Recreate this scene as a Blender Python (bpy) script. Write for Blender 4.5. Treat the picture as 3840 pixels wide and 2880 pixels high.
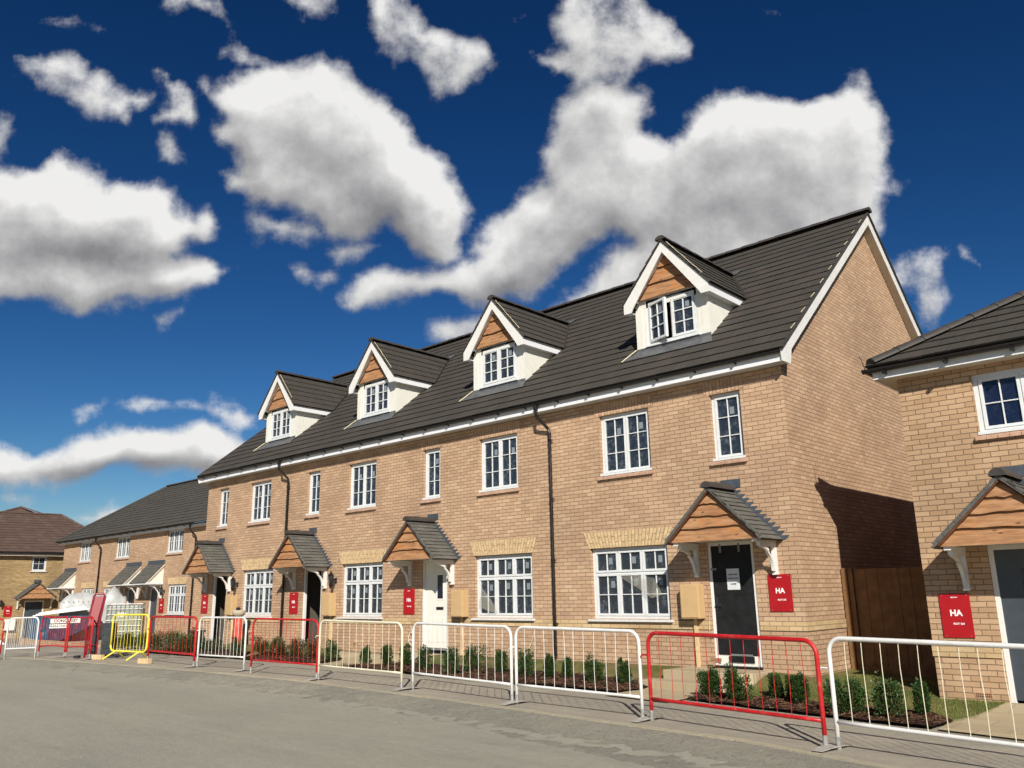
import bpy, bmesh, math, random
from mathutils import Vector, Matrix, geometry
random.seed(7)
rnd = random.random
def uni(a, b): return a + (b - a) * rnd()
V = Vector
sc = bpy.context.scene
COL = sc.collection
for o in list(bpy.data.objects): bpy.data.objects.remove(o)

# ------------------------------------------------------------------ camera
cam_d = bpy.data.cameras.new('camera'); cam = bpy.data.objects.new('camera', cam_d); COL.objects.link(cam)
cam.matrix_world = (Matrix.Translation((8.7442, -13.3425, 1.3190)) @ Matrix.Rotation(math.radians(42.7523), 4, 'Z')
                    @ Matrix.Rotation(math.radians(104.3136), 4, 'X') @ Matrix.Rotation(math.radians(-0.9796), 4, 'Z'))
cam_d.sensor_fit = 'HORIZONTAL'; cam_d.sensor_width = 36.0; cam_d.lens = 29.0734
cam_d.clip_start = 0.05; cam_d.clip_end = 3000
sc.camera = cam
sc.render.resolution_x = 1024; sc.render.resolution_y = 768
sc.view_settings.view_transform = 'Standard'; sc.view_settings.look = 'None'
sc.view_settings.exposure = 0.30; sc.view_settings.gamma = 1.0

# ------------------------------------------------------------------ sun
LIGHT = V((-1.186, 1.207, -1.06)).normalized()
SUNDIR = -LIGHT
SUN_EL = math.asin(SUNDIR.z); SUN_AZ = math.atan2(SUNDIR.x, SUNDIR.y)
sun_d = bpy.data.lights.new('sun', 'SUN'); sun_d.energy = 5.0; sun_d.angle = math.radians(0.5); sun_d.color = (1.0, 0.94, 0.84)
sun = bpy.data.objects.new('sun', sun_d); COL.objects.link(sun)
sun.rotation_euler = LIGHT.to_track_quat('-Z', 'Y').to_euler(); sun.location = (20, -20, 30)

# ------------------------------------------------------------------ world: sky and clouds by direction
world = bpy.data.worlds.new('World'); sc.world = world; world.use_nodes = True
wt = world.node_tree; wt.nodes.clear()
def N(t, ty, **k):
    n = t.nodes.new(ty)
    for a, b in k.items():
        if a == 'inp':
            for i, v in b.items():
                if isinstance(v, bpy.types.NodeSocket): t.links.new(v, n.inputs[i])
                else: n.inputs[i].default_value = v
        else: setattr(n, a, b)
    return n
def MATH(t, op, a, b=None, c=None, clamp=False):
    n = t.nodes.new('ShaderNodeMath'); n.operation = op; n.use_clamp = clamp
    for i, v in enumerate((a, b, c)):
        if v is None: continue
        if isinstance(v, bpy.types.NodeSocket): t.links.new(v, n.inputs[i])
        else: n.inputs[i].default_value = v
    return n.outputs[0]
def VM(t, op, a, b=None):
    n = t.nodes.new('ShaderNodeVectorMath'); n.operation = op
    for i, v in enumerate((a, b)):
        if v is None: continue
        if isinstance(v, bpy.types.NodeSocket): t.links.new(v, n.inputs[i])
        else: n.inputs[i].default_value = v
    return n
def RAMP(t, f, a, b, c=0.0, d=1.0, smooth=True):
    n = t.nodes.new('ShaderNodeMapRange'); n.interpolation_type = 'SMOOTHSTEP' if smooth else 'LINEAR'
    t.links.new(f, n.inputs[0])
    for i, v in enumerate((a, b, c, d)): n.inputs[i + 1].default_value = v
    return n.outputs[0]
def MIXC(t, f, a, b, mode='MIX'):
    n = t.nodes.new('ShaderNodeMix'); n.data_type = 'RGBA'; n.blend_type = mode
    for i, v in ((0, f), (6, a), (7, b)):
        if isinstance(v, bpy.types.NodeSocket): t.links.new(v, n.inputs[i])
        elif i == 0: n.inputs[0].default_value = v
        else: n.inputs[i].default_value = (*v, 1.0)
    return n.outputs[2]
# cloud masses: centre and radii on a plane tangent to the sky (unit = tan of the angle), tilt in degrees, weight
K = 3840 / 2212 / 3101.17
def ctr(u, v): return ((u - 1106) * K, -(v - 829.5) * K)
# cloud outlines on that plane (weight < 1: thin, see-through)
CLOUDS = [
 (1, [(-200,340),(0,345),(60,350),(95,310),(150,345),(200,385),(215,370),(245,380),(300,380),(340,395),(365,430),(400,460),(430,445),(455,465),(455,510),(430,525),(400,520),(385,540),(430,555),(470,570),(497,590),(480,605),(430,618),(380,640),(330,645),(250,655),(200,670),(150,680),(110,672),(60,655),(0,645),(-200,640)]),
 (1, [(450,190),(480,160),(530,145),(560,120),(600,115),(640,112),(690,100),(720,110),(750,140),(790,175),(830,210),(870,240),(900,280),(905,310),(960,335),(985,360),(975,385),(1000,430),(998,460),(985,500),(985,540),(960,555),(930,555),(890,540),(870,510),(840,480),(800,495),(770,500),(720,490),(690,470),(640,450),(620,430),(580,430),(545,420),(520,395),(490,385),(475,360),(520,370),(520,330),(500,300),(460,275),(450,245),(480,225),(425,165)]),
 (.40, [(485,30),(520,40),(560,70),(600,90),(640,110),(560,130),(520,125),(500,95),(470,100),(470,85),(495,80)]),
 (.75, [(533,460),(565,450),(600,470),(640,480),(690,470),(700,500),(600,512),(560,505)]),
 (.42, [(37,110),(70,103),(120,110),(150,135),(165,155),(210,155),(250,180),(300,185),(290,210),(250,225),(240,255),(200,225),(175,235),(120,205),(60,170),(38,150)]),
 (.60, [(320,135),(345,140),(345,160),(370,150),(400,175),(410,200),(420,250),(400,275),(360,265),(315,260),(310,245),(340,225),(330,190)]),
 (.55, [(330,285),(355,280),(380,315),(375,340),(340,355),(312,345)]),
 (.50, [(-60,255),(35,255),(45,280),(20,320),(0,345),(-60,345)]),
 (.55, [(790,0),(790,-40),(880,-40),(910,20),(930,60),(970,60),(1000,60),(1050,55),(1065,80),(1065,120),(1030,150),(1010,200),(980,200),(945,215),(930,170),(900,150),(850,140),(820,110),(790,90),(785,50)]),
 (.36, [(610,-30),(700,-30),(700,22),(640,28)]), (.42, [(340,-30),(475,-30),(478,18),(420,12),(340,8)]),
 (.62, [(1215,-60),(1330,-60),(1400,10),(1450,35),(1480,50),(1500,80),(1490,125),(1440,135),(1390,125),(1360,190),(1240,190),(1240,150),(1200,120),(1165,100),(1140,90),(1200,95),(1240,80),(1215,40)]),
 (1, [(1240,170),(1300,140),(1360,165),(1400,200),(1410,240),(1400,285),(1440,290),(1480,240),(1530,200),(1570,180),(1620,175),(1680,185),(1740,205),(1790,185),(1830,190),(1850,175),(1890,200),(1910,240),(1915,300),(1910,360),(1920,420),(1915,470),(1880,520),(1700,600),(1500,660),(1300,720),(1200,700),(1180,650),(1240,610),(1290,565),(1335,520),(1300,495),(1260,520),(1240,560),(1190,600),(1150,620),(1100,615),(1060,635),(1000,645),(940,640),(880,645),(840,650),(800,670),(760,685),(735,665),(770,640),(800,620),(850,590),(900,580),(960,560),(1000,530),(1010,500),(1080,440),(1110,420),(1160,390),(1150,350),(1140,330),(1170,280),(1210,210)]),
 (.52, [(1925,560),(1960,530),(2010,520),(2060,530),(2050,590),(2070,640),(2030,690),(1990,690),(1960,640),(1900,600)]), (.55, [(2095,530),(2120,525),(2140,550),(2125,572),(2100,560)]),
 (.58, [(945,700),(980,680),(1030,650),(1060,640),(1100,660),(1060,730),(1000,740),(950,725)]),
 (.55, [(605,555),(635,550),(660,570),(650,582),(610,583)]), (.5, [(660,580),(700,580),(715,602),(680,605)]), (.36, [(715,530),(750,515),(800,510),(825,525),(780,545),(740,558)]), (.5, [(310,665),(350,655),(385,655),(410,660),(400,685),(370,695),(320,695)]),
 (1, [(-200,945),(0,945),(60,960),(110,940),(170,930),(230,905),(290,900),(340,910),(390,915),(440,905),(490,925),(530,945),(545,960),(520,1000),(480,1035),(400,1035),(340,1025),(260,1010),(180,1020),(100,1035),(0,1030),(-200,1030)]),
 (.5, [(150,862),(200,855),(235,862),(215,880),(165,880)]), (.62, [(255,865),(330,848),(400,855),(450,870),(520,875),(548,890),(540,915),(480,920),(440,905),(400,895),(330,885),(280,880)]),
 (.6, [(135,1110),(190,1105),(230,1090),(270,1095),(260,1120),(200,1140),(150,1130)]), (.5, [(-60,1040),(40,1050),(20,1070),(-60,1065)]),
 (.28, [(105,30),(150,30),(200,55),(225,65),(205,72),(160,55),(120,45)]), (.26, [(1850,150),(1890,170),(1885,195),(1850,190)]), (.3, [(1925,365),(1955,380),(1950,405),(1925,395)]), (.3, [(1640,0),(1690,0),(1680,15),(1650,12)]), (.4, [(1105,12),(1140,15),(1135,32),(1110,30)]),
]
# sunlit (+) and shaded grey (-) patches painted on the clouds: u, v, radius u, radius v, tilt, amount
TONES = [(150,410,130,50,0,.5), (300,440,90,40,20,.25), (210,545,230,48,0,-.85), (60,480,120,40,0,-.2), (150,640,200,30,0,.1), (620,205,130,50,15,.45), (900,370,90,50,40,.35), (700,330,160,50,25,-.30), (880,480,110,60,30,-.45), (790,440,80,40,10,-.3), (560,170,80,40,0,-.1),
 (1540,250,150,60,-10,.35), (1820,300,90,80,0,.25), (1290,250,80,50,20,-.2), (1430,470,260,45,-12,-.26), (1080,600,200,28,-15,-.40), (1700,450,180,50,0,-.18), (1250,390,110,40,-20,.3), (1300,600,120,40,0,.25), (1040,545,120,30,-25,.25), (280,935,240,22,0,.5), (200,1010,340,24,0,-.75), (1650,330,120,50,0,-.15), (930,120,100,50,20,-.15), (400,890,140,20,0,-.2)]
cm = cam.matrix_world.to_3x3()
FX, FY, FZ = cm.col[0].copy(), cm.col[1].copy(), -cm.col[2].copy()    # axes of the sky patch that carries the clouds
from mathutils import noise as pn
import numpy as np
def cloud_field(X, Y):
    """signed depth inside the outlines, -1 (clear) to 1 (solid)"""
    U = X / K + 1106; W = -Y / K + 829.5; best = np.full(U.shape, -1.2)
    for w, pl in CLOUDS:
        w = w if w > .7 else w * .74
        P_ = np.array(pl, float); u0, v0 = P_.min(0) - 110; u1, v1 = P_.max(0) + 110
        m = (U > u0) & (U < u1) & (W > v0) & (W < v1); u, v = U[m], W[m]; d = np.full(u.shape, 1e9); ins = np.zeros(u.shape, bool)
        for i in range(len(P_)):
            (a, b), (c, e_) = P_[i], P_[(i + 1) % len(P_)]; dx, dy = c - a, e_ - b; l2 = dx * dx + dy * dy + 1e-9
            t = np.clip(((u - a) * dx + (v - b) * dy) / l2, 0, 1); d = np.minimum(d, np.hypot(u - a - t * dx, v - b - t * dy))
            cr = ((b > v) != (e_ > v)) & (u < dx * (v - b) / (dy if dy else 1e-9) + a); ins ^= cr
        f = np.where(ins, w * np.minimum(1, .18 + d / (55 if w > .7 else 26)), -d / 75 + .18 * w); best[m] = np.maximum(best[m], f)
    return np.clip(best, -1.0, 1.0)
def tone_field(X, Y):
    U = X / K + 1106; W = -Y / K + 829.5; T = np.zeros(U.shape)
    for u, v, a, b, r, k in TONES:
        c, s_ = math.cos(math.radians(r)), math.sin(math.radians(r)); x, y = U - u, W - v
        q = ((x * c + y * s_) / a) ** 2 + ((-x * s_ + y * c) / b) ** 2; T += k * np.exp(-q)
    return T
DX, DY = (.010, .026), (.026, .075)
def sky_patch():
    nx, ny = 460, 250; x0, x1, y0, y1 = -1.15, 1.15, -.42, .72; v = []; UVs = []; wx = []; wy = []
    for j in range(ny + 1):
        for i in range(nx + 1):
            x = x0 + (x1 - x0) * i / nx; y = y0 + (y1 - y0) * j / ny
            v.append((FX * x + FY * y + FZ).normalized() * 1500); UVs.append((x, y))
            q = pn.turbulence_vector(V((x * 8, y * 8, 3.1)), 4, False, noise_basis='PERLIN_ORIGINAL') * .018; wx.append(q.x); wy.append(q.y)
    G_ = np.array(UVs); wx, wy = np.array(wx), np.array(wy); GX, GY = G_[:, 0] + wx, G_[:, 1] + wy
    F0, F1, F2 = cloud_field(GX, GY), cloud_field(GX + DX[0], GY + DX[1]), cloud_field(GX + DY[0], GY + DY[1]); TN = tone_field(GX, GY)
    A = list(zip(F0.tolist(), F1.tolist(), F2.tolist()))
    f = [(j * (nx + 1) + i, j * (nx + 1) + i + 1, (j + 1) * (nx + 1) + i + 1, (j + 1) * (nx + 1) + i) for j in range(ny) for i in range(nx)]
    me = bpy.data.meshes.new('sky'); me.from_pydata(v, [], f)
    at = me.attributes.new('mass', 'FLOAT_VECTOR', 'POINT'); at.data.foreach_set('vector', [c for t in A for c in t])
    a2 = me.attributes.new('place', 'FLOAT_VECTOR', 'POINT'); a2.data.foreach_set('vector', [c for t, k in zip(UVs, TN.tolist()) for c in (t[0], t[1], k)])
    me.polygons.foreach_set('use_smooth', [True] * len(f))
    o = bpy.data.objects.new('sky', me); COL.objects.link(o); o['kind'] = 'structure'
    m = bpy.data.materials.new('clouds'); m.use_nodes = True; t = m.node_tree; t.nodes.clear(); me.materials.append(m)
    PA = N(t, 'ShaderNodeAttribute', attribute_name='place').outputs['Vector']; PS = N(t, 'ShaderNodeSeparateXYZ', inp={0: PA}); P = N(t, 'ShaderNodeCombineXYZ', inp={0: PS.outputs[0], 1: PS.outputs[1]}).outputs[0]; TONE = PS.outputs[2]; M_ = N(t, 'ShaderNodeSeparateXYZ', inp={0: N(t, 'ShaderNodeAttribute', attribute_name='mass').outputs['Vector']})
    def dens(k, off):
        p = VM(t, 'ADD', P, (*off, 0)).outputs[0]
        a = N(t, 'ShaderNodeTexNoise', inp={0: p, 2: 13.0, 3: 11.0, 4: .61, 'Distortion': 0.0}).outputs[0]
        b = N(t, 'ShaderNodeTexNoise', inp={0: p, 2: 4.0, 3: 4.0, 4: .5}).outputs[0]
        s = MATH(t, 'MULTIPLY_ADD', MATH(t, 'SUBTRACT', a, .5), 1.75, M_.outputs[k]); return MATH(t, 'MULTIPLY_ADD', MATH(t, 'SUBTRACT', b, .5), .7, s)
    d0, d1, d2 = dens(0, (0, 0)), dens(1, DX), dens(2, DY)
    alpha = RAMP(t, d0, -.04, .60)
    lit, lit2 = MATH(t, 'SUBTRACT', d0, d1), MATH(t, 'SUBTRACT', d0, d2)
    sh = MATH(t, 'MULTIPLY_ADD', lit, .30, MATH(t, 'MULTIPLY_ADD', lit2, .12, MATH(t, 'MULTIPLY_ADD', TONE, .42, .68)))
    sh = MATH(t, 'SUBTRACT', sh, RAMP(t, d0, .0, .80, -.10, .0), clamp=True)
    cr = N(t, 'ShaderNodeValToRGB'); t.links.new(sh, cr.inputs[0]); e = cr.color_ramp.elements
    e[0].position = 0; e[0].color = (.12, .125, .14, 1); e[1].position = 1; e[1].color = (.70, .695, .685, 1)
    for ps, c in ((.35, (.21, .21, .22)), (.60, (.35, .35, .355)), (.8, (.51, .508, .505))): q = e.new(ps); q.color = (*c, 1)
    em = N(t, 'ShaderNodeEmission', inp={0: cr.outputs[0], 1: 1.0}); tr = N(t, 'ShaderNodeBsdfTransparent')
    mx = N(t, 'ShaderNodeMixShader', inp={0: alpha, 1: tr.outputs[0], 2: em.outputs[0]}); N(t, 'ShaderNodeOutputMaterial', inp={0: mx.outputs[0]})
sky_patch()
sky = wt.nodes.new('ShaderNodeTexSky'); sky.sky_type = 'NISHITA'; sky.sun_disc = False
sky.sun_elevation = SUN_EL; sky.sun_rotation = SUN_AZ; sky.altitude = 100; sky.air_density = 1.0; sky.dust_density = .25; sky.ozone_density = 3.0
hs = N(wt, 'ShaderNodeHueSaturation', inp={'Hue': .508, 'Saturation': 1.16, 'Value': .78, 'Color': sky.outputs[0]})
sp_ = N(wt, 'ShaderNodeSeparateColor', inp={0: hs.outputs[0]}); ch = []
for k_, (ga, am) in enumerate(((1.80, 3.05), (1.48, 2.02), (1.46, 1.92))):      # deeper blue overhead, as a phone camera records it
    x_ = MATH(wt, 'MULTIPLY', sp_.outputs[k_], .0677); x_ = MATH(wt, 'MINIMUM', x_, .5); ch.append(MATH(wt, 'MULTIPLY', MATH(wt, 'POWER', x_, ga), am / .0677))
gm = N(wt, 'ShaderNodeCombineColor', inp={0: ch[0], 1: ch[1], 2: ch[2]})
bg1 = N(wt, 'ShaderNodeBackground', inp={0: gm.outputs[0], 1: .055})
wo = N(wt, 'ShaderNodeOutputWorld', inp={0: bg1.outputs[0]})

# ------------------------------------------------------------------ materials
MATS = {}
def mat(name):
    m = bpy.data.materials.new(name); m.use_nodes = True; t = m.node_tree
    b = t.nodes['Principled BSDF']; MATS[name] = m
    return m, t, b
def setc(b, c, rough=.6, spec=.3, metal=0):
    b.inputs['Base Color'].default_value = (*c, 1); b.inputs['Roughness'].default_value = rough
    b.inputs['Specular IOR Level'].default_value = spec; b.inputs['Metallic'].default_value = metal
def pos(t): return N(t, 'ShaderNodeNewGeometry').outputs['Position']
def bump(t, b, h, strength=.3, dist=.01):
    n = N(t, 'ShaderNodeBump', inp={0: strength, 1: dist, 'Height': h}); t.links.new(n.outputs[0], b.inputs['Normal'])
def noise(t, v, scale, detail=4, rough=.5, out=0):
    return N(t, 'ShaderNodeTexNoise', inp={0: v, 2: scale, 3: detail, 4: rough}).outputs[out]
def plain(name, c, rough=.6, spec=.3, metal=0, var=.12, vs=6.0, dirt=None, dscale=3.0, bs=0.0):
    m, t, b = mat(name); setc(b, c, rough, spec, metal)
    p = pos(t); n = noise(t, p, vs, 5, .6)
    f = RAMP(t, n, .3, .7, 1 - var, 1 + var, False)
    cc = MIXC(t, 1.0, c, N(t, 'ShaderNodeCombineColor', inp={0: f, 1: f, 2: f}).outputs[0], 'MULTIPLY')
    if dirt:
        n2 = noise(t, p, dscale, 6, .65); cc = MIXC(t, RAMP(t, n2, .52, .75, 0, .55), cc, dirt)
    t.links.new(cc, b.inputs['Base Color'])
    r = RAMP(t, n, .3, .7, max(0, rough - .07), min(1, rough + .07), False); t.links.new(r, b.inputs['Roughness'])
    if bs: bump(t, b, noise(t, p, vs * 12, 4, .6), bs, .004)
    return m
def wallvec(t, swap=False):
    g = N(t, 'ShaderNodeNewGeometry'); sp = N(t, 'ShaderNodeSeparateXYZ', inp={0: g.outputs['Position']}); sn = N(t, 'ShaderNodeSeparateXYZ', inp={0: g.outputs['True Normal']})
    s_ = MATH(t, 'GREATER_THAN', MATH(t, 'ABSOLUTE', sn.outputs[0]), .7)
    u = N(t, 'ShaderNodeMix', data_type='FLOAT', inp={0: s_, 2: sp.outputs[0], 3: sp.outputs[1]}).outputs[0]
    if swap: return N(t, 'ShaderNodeCombineXYZ', inp={0: sp.outputs[2], 1: u}).outputs[0], u, sp.outputs[2]
    return N(t, 'ShaderNodeCombineXYZ', inp={0: u, 1: sp.outputs[2]}).outputs[0], u, sp.outputs[2]
def brick(name, c1, c2, mortar, swap=False, patch=.16, hi=(.5, .36, .25)):
    m, t, b = mat(name); setc(b, c1, .85, .15)
    v, u, z = wallvec(t, swap)
    wob = VM(t, 'SCALE', VM(t, 'SUBTRACT', noise(t, v, 9.0, 3, .5, 1), (.5, .5, .5)).outputs[0]); wob.inputs[3].default_value = .012
    vv = VM(t, 'ADD', v, wob.outputs[0]).outputs[0]
    br = N(t, 'ShaderNodeTexBrick', offset=.5, inp={0: vv, 'Color1': (*c1, 1), 'Color2': (*c2, 1), 'Mortar': (*mortar, 1), 'Scale': 1.0, 'Mortar Size': .0068,
          'Mortar Smooth': .35, 'Bias': -.05, 'Brick Width': .225, 'Row Height': .075})
    # second, differently hashed brick field picks single bricks of another batch
    off = VM(t, 'ADD', vv, (.225 * 37, .075 * 64, 0)).outputs[0]
    br2 = N(t, 'ShaderNodeTexBrick', offset=.5, inp={0: off, 'Color1': (0, 0, 0, 1), 'Color2': (1, 1, 1, 1), 'Mortar': (.5, .5, .5, 1), 'Scale': 1.0, 'Mortar Size': 0.0,
          'Bias': 0, 'Brick Width': .225, 'Row Height': .075})
    sel = N(t, 'ShaderNodeRGBToBW', inp={0: br2.outputs[0]}).outputs[0]
    notm = MATH(t, 'SUBTRACT', 1.0, br.outputs['Fac'])
    c = MIXC(t, MATH(t, 'MULTIPLY', RAMP(t, sel, .78, .95, 0, .55), notm), br.outputs['Color'], hi)
    c = MIXC(t, MATH(t, 'MULTIPLY', RAMP(t, sel, .18, .02, 0, .30), notm), c, tuple(x * .68 for x in c1))
    big = noise(t, v, .55, 3, .6); f = RAMP(t, big, .35, .65, 1 - patch, 1 + patch * .6)
    fine = noise(t, v, 60, 4, .7); f = MATH(t, 'MULTIPLY', f, RAMP(t, fine, .3, .7, .86, 1.12, False))
    c = MIXC(t, 1.0, c, N(t, 'ShaderNodeCombineColor', inp={0: f, 1: f, 2: f}).outputs[0], 'MULTIPLY')
    t.links.new(c, b.inputs['Base Color'])
    h = MATH(t, 'MULTIPLY_ADD', noise(t, v, 28, 4, .6), .35, MATH(t, 'MULTIPLY', br.outputs['Fac'], -1.0))
    bump(t, b, h, .75, .012)
    return m
brick('brick_buff', (.505, .340, .220), (.425, .274, .174), (.25, .167, .104), hi=(.575, .412, .265), patch=.11)
brick('brick_sand', (.505, .340, .210), (.41, .262, .150), (.23, .152, .092), hi=(.57, .405, .25))
brick('brick_soldier', (.53, .350, .225), (.43, .272, .175), (.25, .165, .10), swap=True)
brick('brick_yellow', (.58, .42, .24), (.50, .35, .19), (.33, .25, .15), hi=(.64, .5, .3))
brick('brick_ochre', (.42, .30, .155), (.32, .22, .11), (.22, .15, .075), hi=(.5, .37, .18))
plain('mortar', (.25, .185, .115), .9, .1)
plain('voussoir', (.56, .41, .235), .85, .15, var=.25, vs=9)
plain('sill_red', (.45, .285, .20), .8, .2, var=.25, vs=8)
plain('upvc', (.66, .68, .68), .35, .45, var=.05, dirt=(.50, .54, .56), dscale=16)
plain('white_paint', (.70, .69, .66), .5, .4, var=.05, dirt=(.70, .68, .62), dscale=5)
plain('cladding', (.70, .69, .62), .5, .35, var=.04)
plain('cream_soffit', (.62, .56, .46), .6, .3, var=.05)
plain('fascia', (.72, .73, .75), .4, .4, var=.03)
plain('gutter_black', (.012, .011, .011), .35, .45, var=.2)
plain('pipe_brown', (.008, .006, .006), .3, .5, var=.2)
plain('lead', (.070, .085, .105), .55, .5, .2, var=.25, vs=10)
plain('lead_light', (.13, .135, .14), .45, .5, .3, var=.3, vs=8)
plain('meter_tan', (.53, .36, .18), .5, .35, var=.06, dirt=(.45, .31, .16))
plain('red_sign', (.37, .008, .013), .4, .4, var=.06, vs=3)
plain('white_text', (.85, .82, .80), .5, .3, var=.02)
plain('black_text', (.03, .03, .035), .5, .3, var=.02)
plain('black_sheet', (.013, .014, .015), .6, .2, var=.3, vs=5, dirt=(.03, .03, .03), dscale=9)
plain('grey_tape', (.17, .18, .18), .4, .5)
plain('door_grey', (.050, .062, .075), .4, .5, var=.1)
plain('door_cream', (.74, .73, .66), .4, .4, var=.03, dirt=(.6, .57, .48))
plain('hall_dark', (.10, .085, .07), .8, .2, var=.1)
plain('paper', (.62, .64, .66), .7, .2, var=.05)
plain('rail_white', (.70, .70, .68), .32, .5, var=.04, dirt=(.60, .54, .42), dscale=9)
plain('rail_cream', (.70, .66, .50), .35, .5, var=.08, dirt=(.62, .55, .38), dscale=7)
plain('rail_red', (.45, .013, .016), .42, .4, var=.15, dirt=(.50, .15, .12), dscale=11)
plain('rail_yellow', (.86, .74, .06), .35, .5, var=.06, dirt=(.6, .5, .2), dscale=8)
plain('galvanised', (.42, .42, .40), .45, .5, .6, var=.3, vs=20, dirt=(.32, .28, .22), dscale=10)
plain('foot_plate', (.40, .38, .34), .7, .3, .2, var=.3, vs=12, dirt=(.42, .36, .27), dscale=8)
plain('timber_pale', (.60, .44, .25), .8, .2, var=.2, vs=12)
plain('blue_metal', (.022, .065, .125), .5, .5, var=.25, vs=4, dirt=(.30, .33, .36), dscale=4)
plain('navy_metal', (.020, .026, .058), .5, .5, var=.25, vs=4, dirt=(.14, .13, .16), dscale=5)
plain('tote_plastic', (.27, .295, .255), .35, .4, var=.12, vs=4)
plain('tarp', (.40, .41, .40), .35, .5, var=.2, vs=3, dirt=(.46, .46, .45), dscale=2)
plain('white_bag', (.78, .76, .74), .5, .4, var=.06)
plain('foam_white', (.78, .76, .70), .7, .2, var=.08)
plain('machine_red', (.22, .006, .014), .4, .5, var=.1)
plain('machine_black', (.022, .026, .030), .5, .4, var=.3)
plain('orange_plastic', (.50, .06, .028), .45, .4, var=.15, vs=5)
plain('bowl_beige', (.42, .36, .27), .7, .3, var=.15)
plain('bin_black', (.030, .020, .028), .4, .5, var=.2)
plain('lamp_black', (.01, .01, .01), .35, .5)
plain('cable_cream', (.62, .53, .38), .6, .3)
plain('soil', (.13, .085, .05), .95, .1, var=.35, vs=4, bs=.6)
plain('terracotta_vent', (.50, .28, .16), .8, .2)
plain('stone_pale', (.46, .44, .38), .85, .2, var=.15, vs=30)
plain('fence_timber', (.19, .10, .042), .75, .25, var=.3, vs=5, dirt=(.12, .055, .02), dscale=4)
plain('bark', (.16, .075, .04), .9, .15, var=.55, vs=14)
plain('rubber_black', (.02, .02, .02), .6, .3)
def glassm(name, base, film):
    m, t, b = mat(name); setc(b, base, .07, .65)
    p = pos(t); n = noise(t, p, 2.6, 6, .7); n2 = noise(t, p, 11, 5, .75)
    f = MATH(t, 'MULTIPLY', RAMP(t, n, .42, .62), RAMP(t, n2, .45, .60), clamp=True)
    t.links.new(MIXC(t, MATH(t, 'MULTIPLY', f, .75), base, film), b.inputs['Base Color'])
    t.links.new(RAMP(t, n2, .4, .6, .05, .30), b.inputs['Roughness'])
    bump(t, b, noise(t, p, 3.5, 3, .5), .12, .03)
    return m
glassm('pane_film', (.022, .029, .040), (.105, .12, .145))
glassm('pane_clean', (.008, .012, .035), (.012, .02, .05))
def wood(name, c1, c2, c3, axis=0):
    m, t, b = mat(name); setc(b, c1, .7, .25)
    p = pos(t)
    st = N(t, 'ShaderNodeMapping', inp={0: p, 3: (1.6, 4, 14)})
    n = noise(t, st.outputs[0], 1.6, 6, .62); c = MIXC(t, RAMP(t, n, .35, .66), c1, c2)
    kn = N(t, 'ShaderNodeMapping', inp={0: p, 3: (3.2, 1, 8)})
    vo = N(t, 'ShaderNodeTexVoronoi', inp={0: kn.outputs[0], 2: 1.0}).outputs[0]
    c = MIXC(t, RAMP(t, vo, .16, .03), c, c3)
    c = MIXC(t, RAMP(t, noise(t, p, 3.3, 3, .5), .55, .72, 0, .6), c, (min(1, c1[0] * 1.15), c1[1] * .82, c1[2] * .45))
    t.links.new(c, b.inputs['Base Color']); bump(t, b, n, .35, .006)
    return m
wood('larch', (.42, .23, .115), (.27, .13, .06), (.12, .045, .02))
wood('larch_frame', (.12, .05, .025), (.09, .035, .018), (.05, .02, .01))
def tile(name, c1, c2, c3, w, h, chalk=.5):
    m, t, b = mat(name); setc(b, c1, .75, .2)
    v = N(t, 'ShaderNodeTexCoord').outputs['Object']
    br = N(t, 'ShaderNodeTexBrick', offset=.5, inp={0: v, 'Color1': (*c1, 1), 'Color2': (*c2, 1), 'Mortar': tuple(x * .25 for x in c1) + (1,), 'Scale': 1, 'Mortar Size': .0035, 'Bias': 0, 'Brick Width': w, 'Row Height': h})
    off = VM(t, 'ADD', v, (w * 21, h * 14, 0)).outputs[0]
    br2 = N(t, 'ShaderNodeTexBrick', offset=.5, inp={0: off, 'Color1': (0, 0, 0, 1), 'Color2': (1, 1, 1, 1), 'Mortar': (.5, .5, .5, 1), 'Scale': 1, 'Mortar Size': 0, 'Bias': 0, 'Brick Width': w, 'Row Height': h})
    sel = N(t, 'ShaderNodeRGBToBW', inp={0: br2.outputs[0]}).outputs[0]
    c = MIXC(t, RAMP(t, sel, .6, .9, 0, .6), br.outputs[0], c3)
    big = noise(t, v, .8, 3, .6); c = MIXC(t, RAMP(t, big, .4, .65, 0, .35), c, tuple(x * .75 for x in c1))
    # chalky scuff streaks that run up the slope
    mp = N(t, 'ShaderNodeMapping', inp={0: v, 3: (7, 1.2, 1), 2: (0, 0, .5)})
    st = noise(t, mp.outputs[0], 1.6, 7, .7); c = MIXC(t, RAMP(t, st, .64, .78, 0, chalk), c, (.22, .21, .20))
    t.links.new(c, b.inputs['Base Color']); bump(t, b, noise(t, v, 60, 5, .6), .25, .003)
    return m
tile('roof_tile', (.064, .057, .048), (.052, .048, .041), (.072, .057, .051), .33, .338)
tile('roof_tile_far', (.074, .068, .058), (.064, .059, .050), (.080, .073, .063), .33, .338, .3)
tile('roof_tile_brown', (.115, .075, .058), (.10, .064, .05), (.13, .09, .075), .33, .338, .6)
tile('slate', (.125, .120, .105), (.095, .093, .083), (.155, .148, .13), .25, .115, .4)
plain('slate_edge', (.11, .108, .098), .6, .35, var=.35, vs=14)
plain('ridge_dark', (.050, .044, .040), .6, .35, var=.2, vs=5)
plain('ridge_brown', (.11, .072, .058), .6, .35, var=.2)
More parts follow.
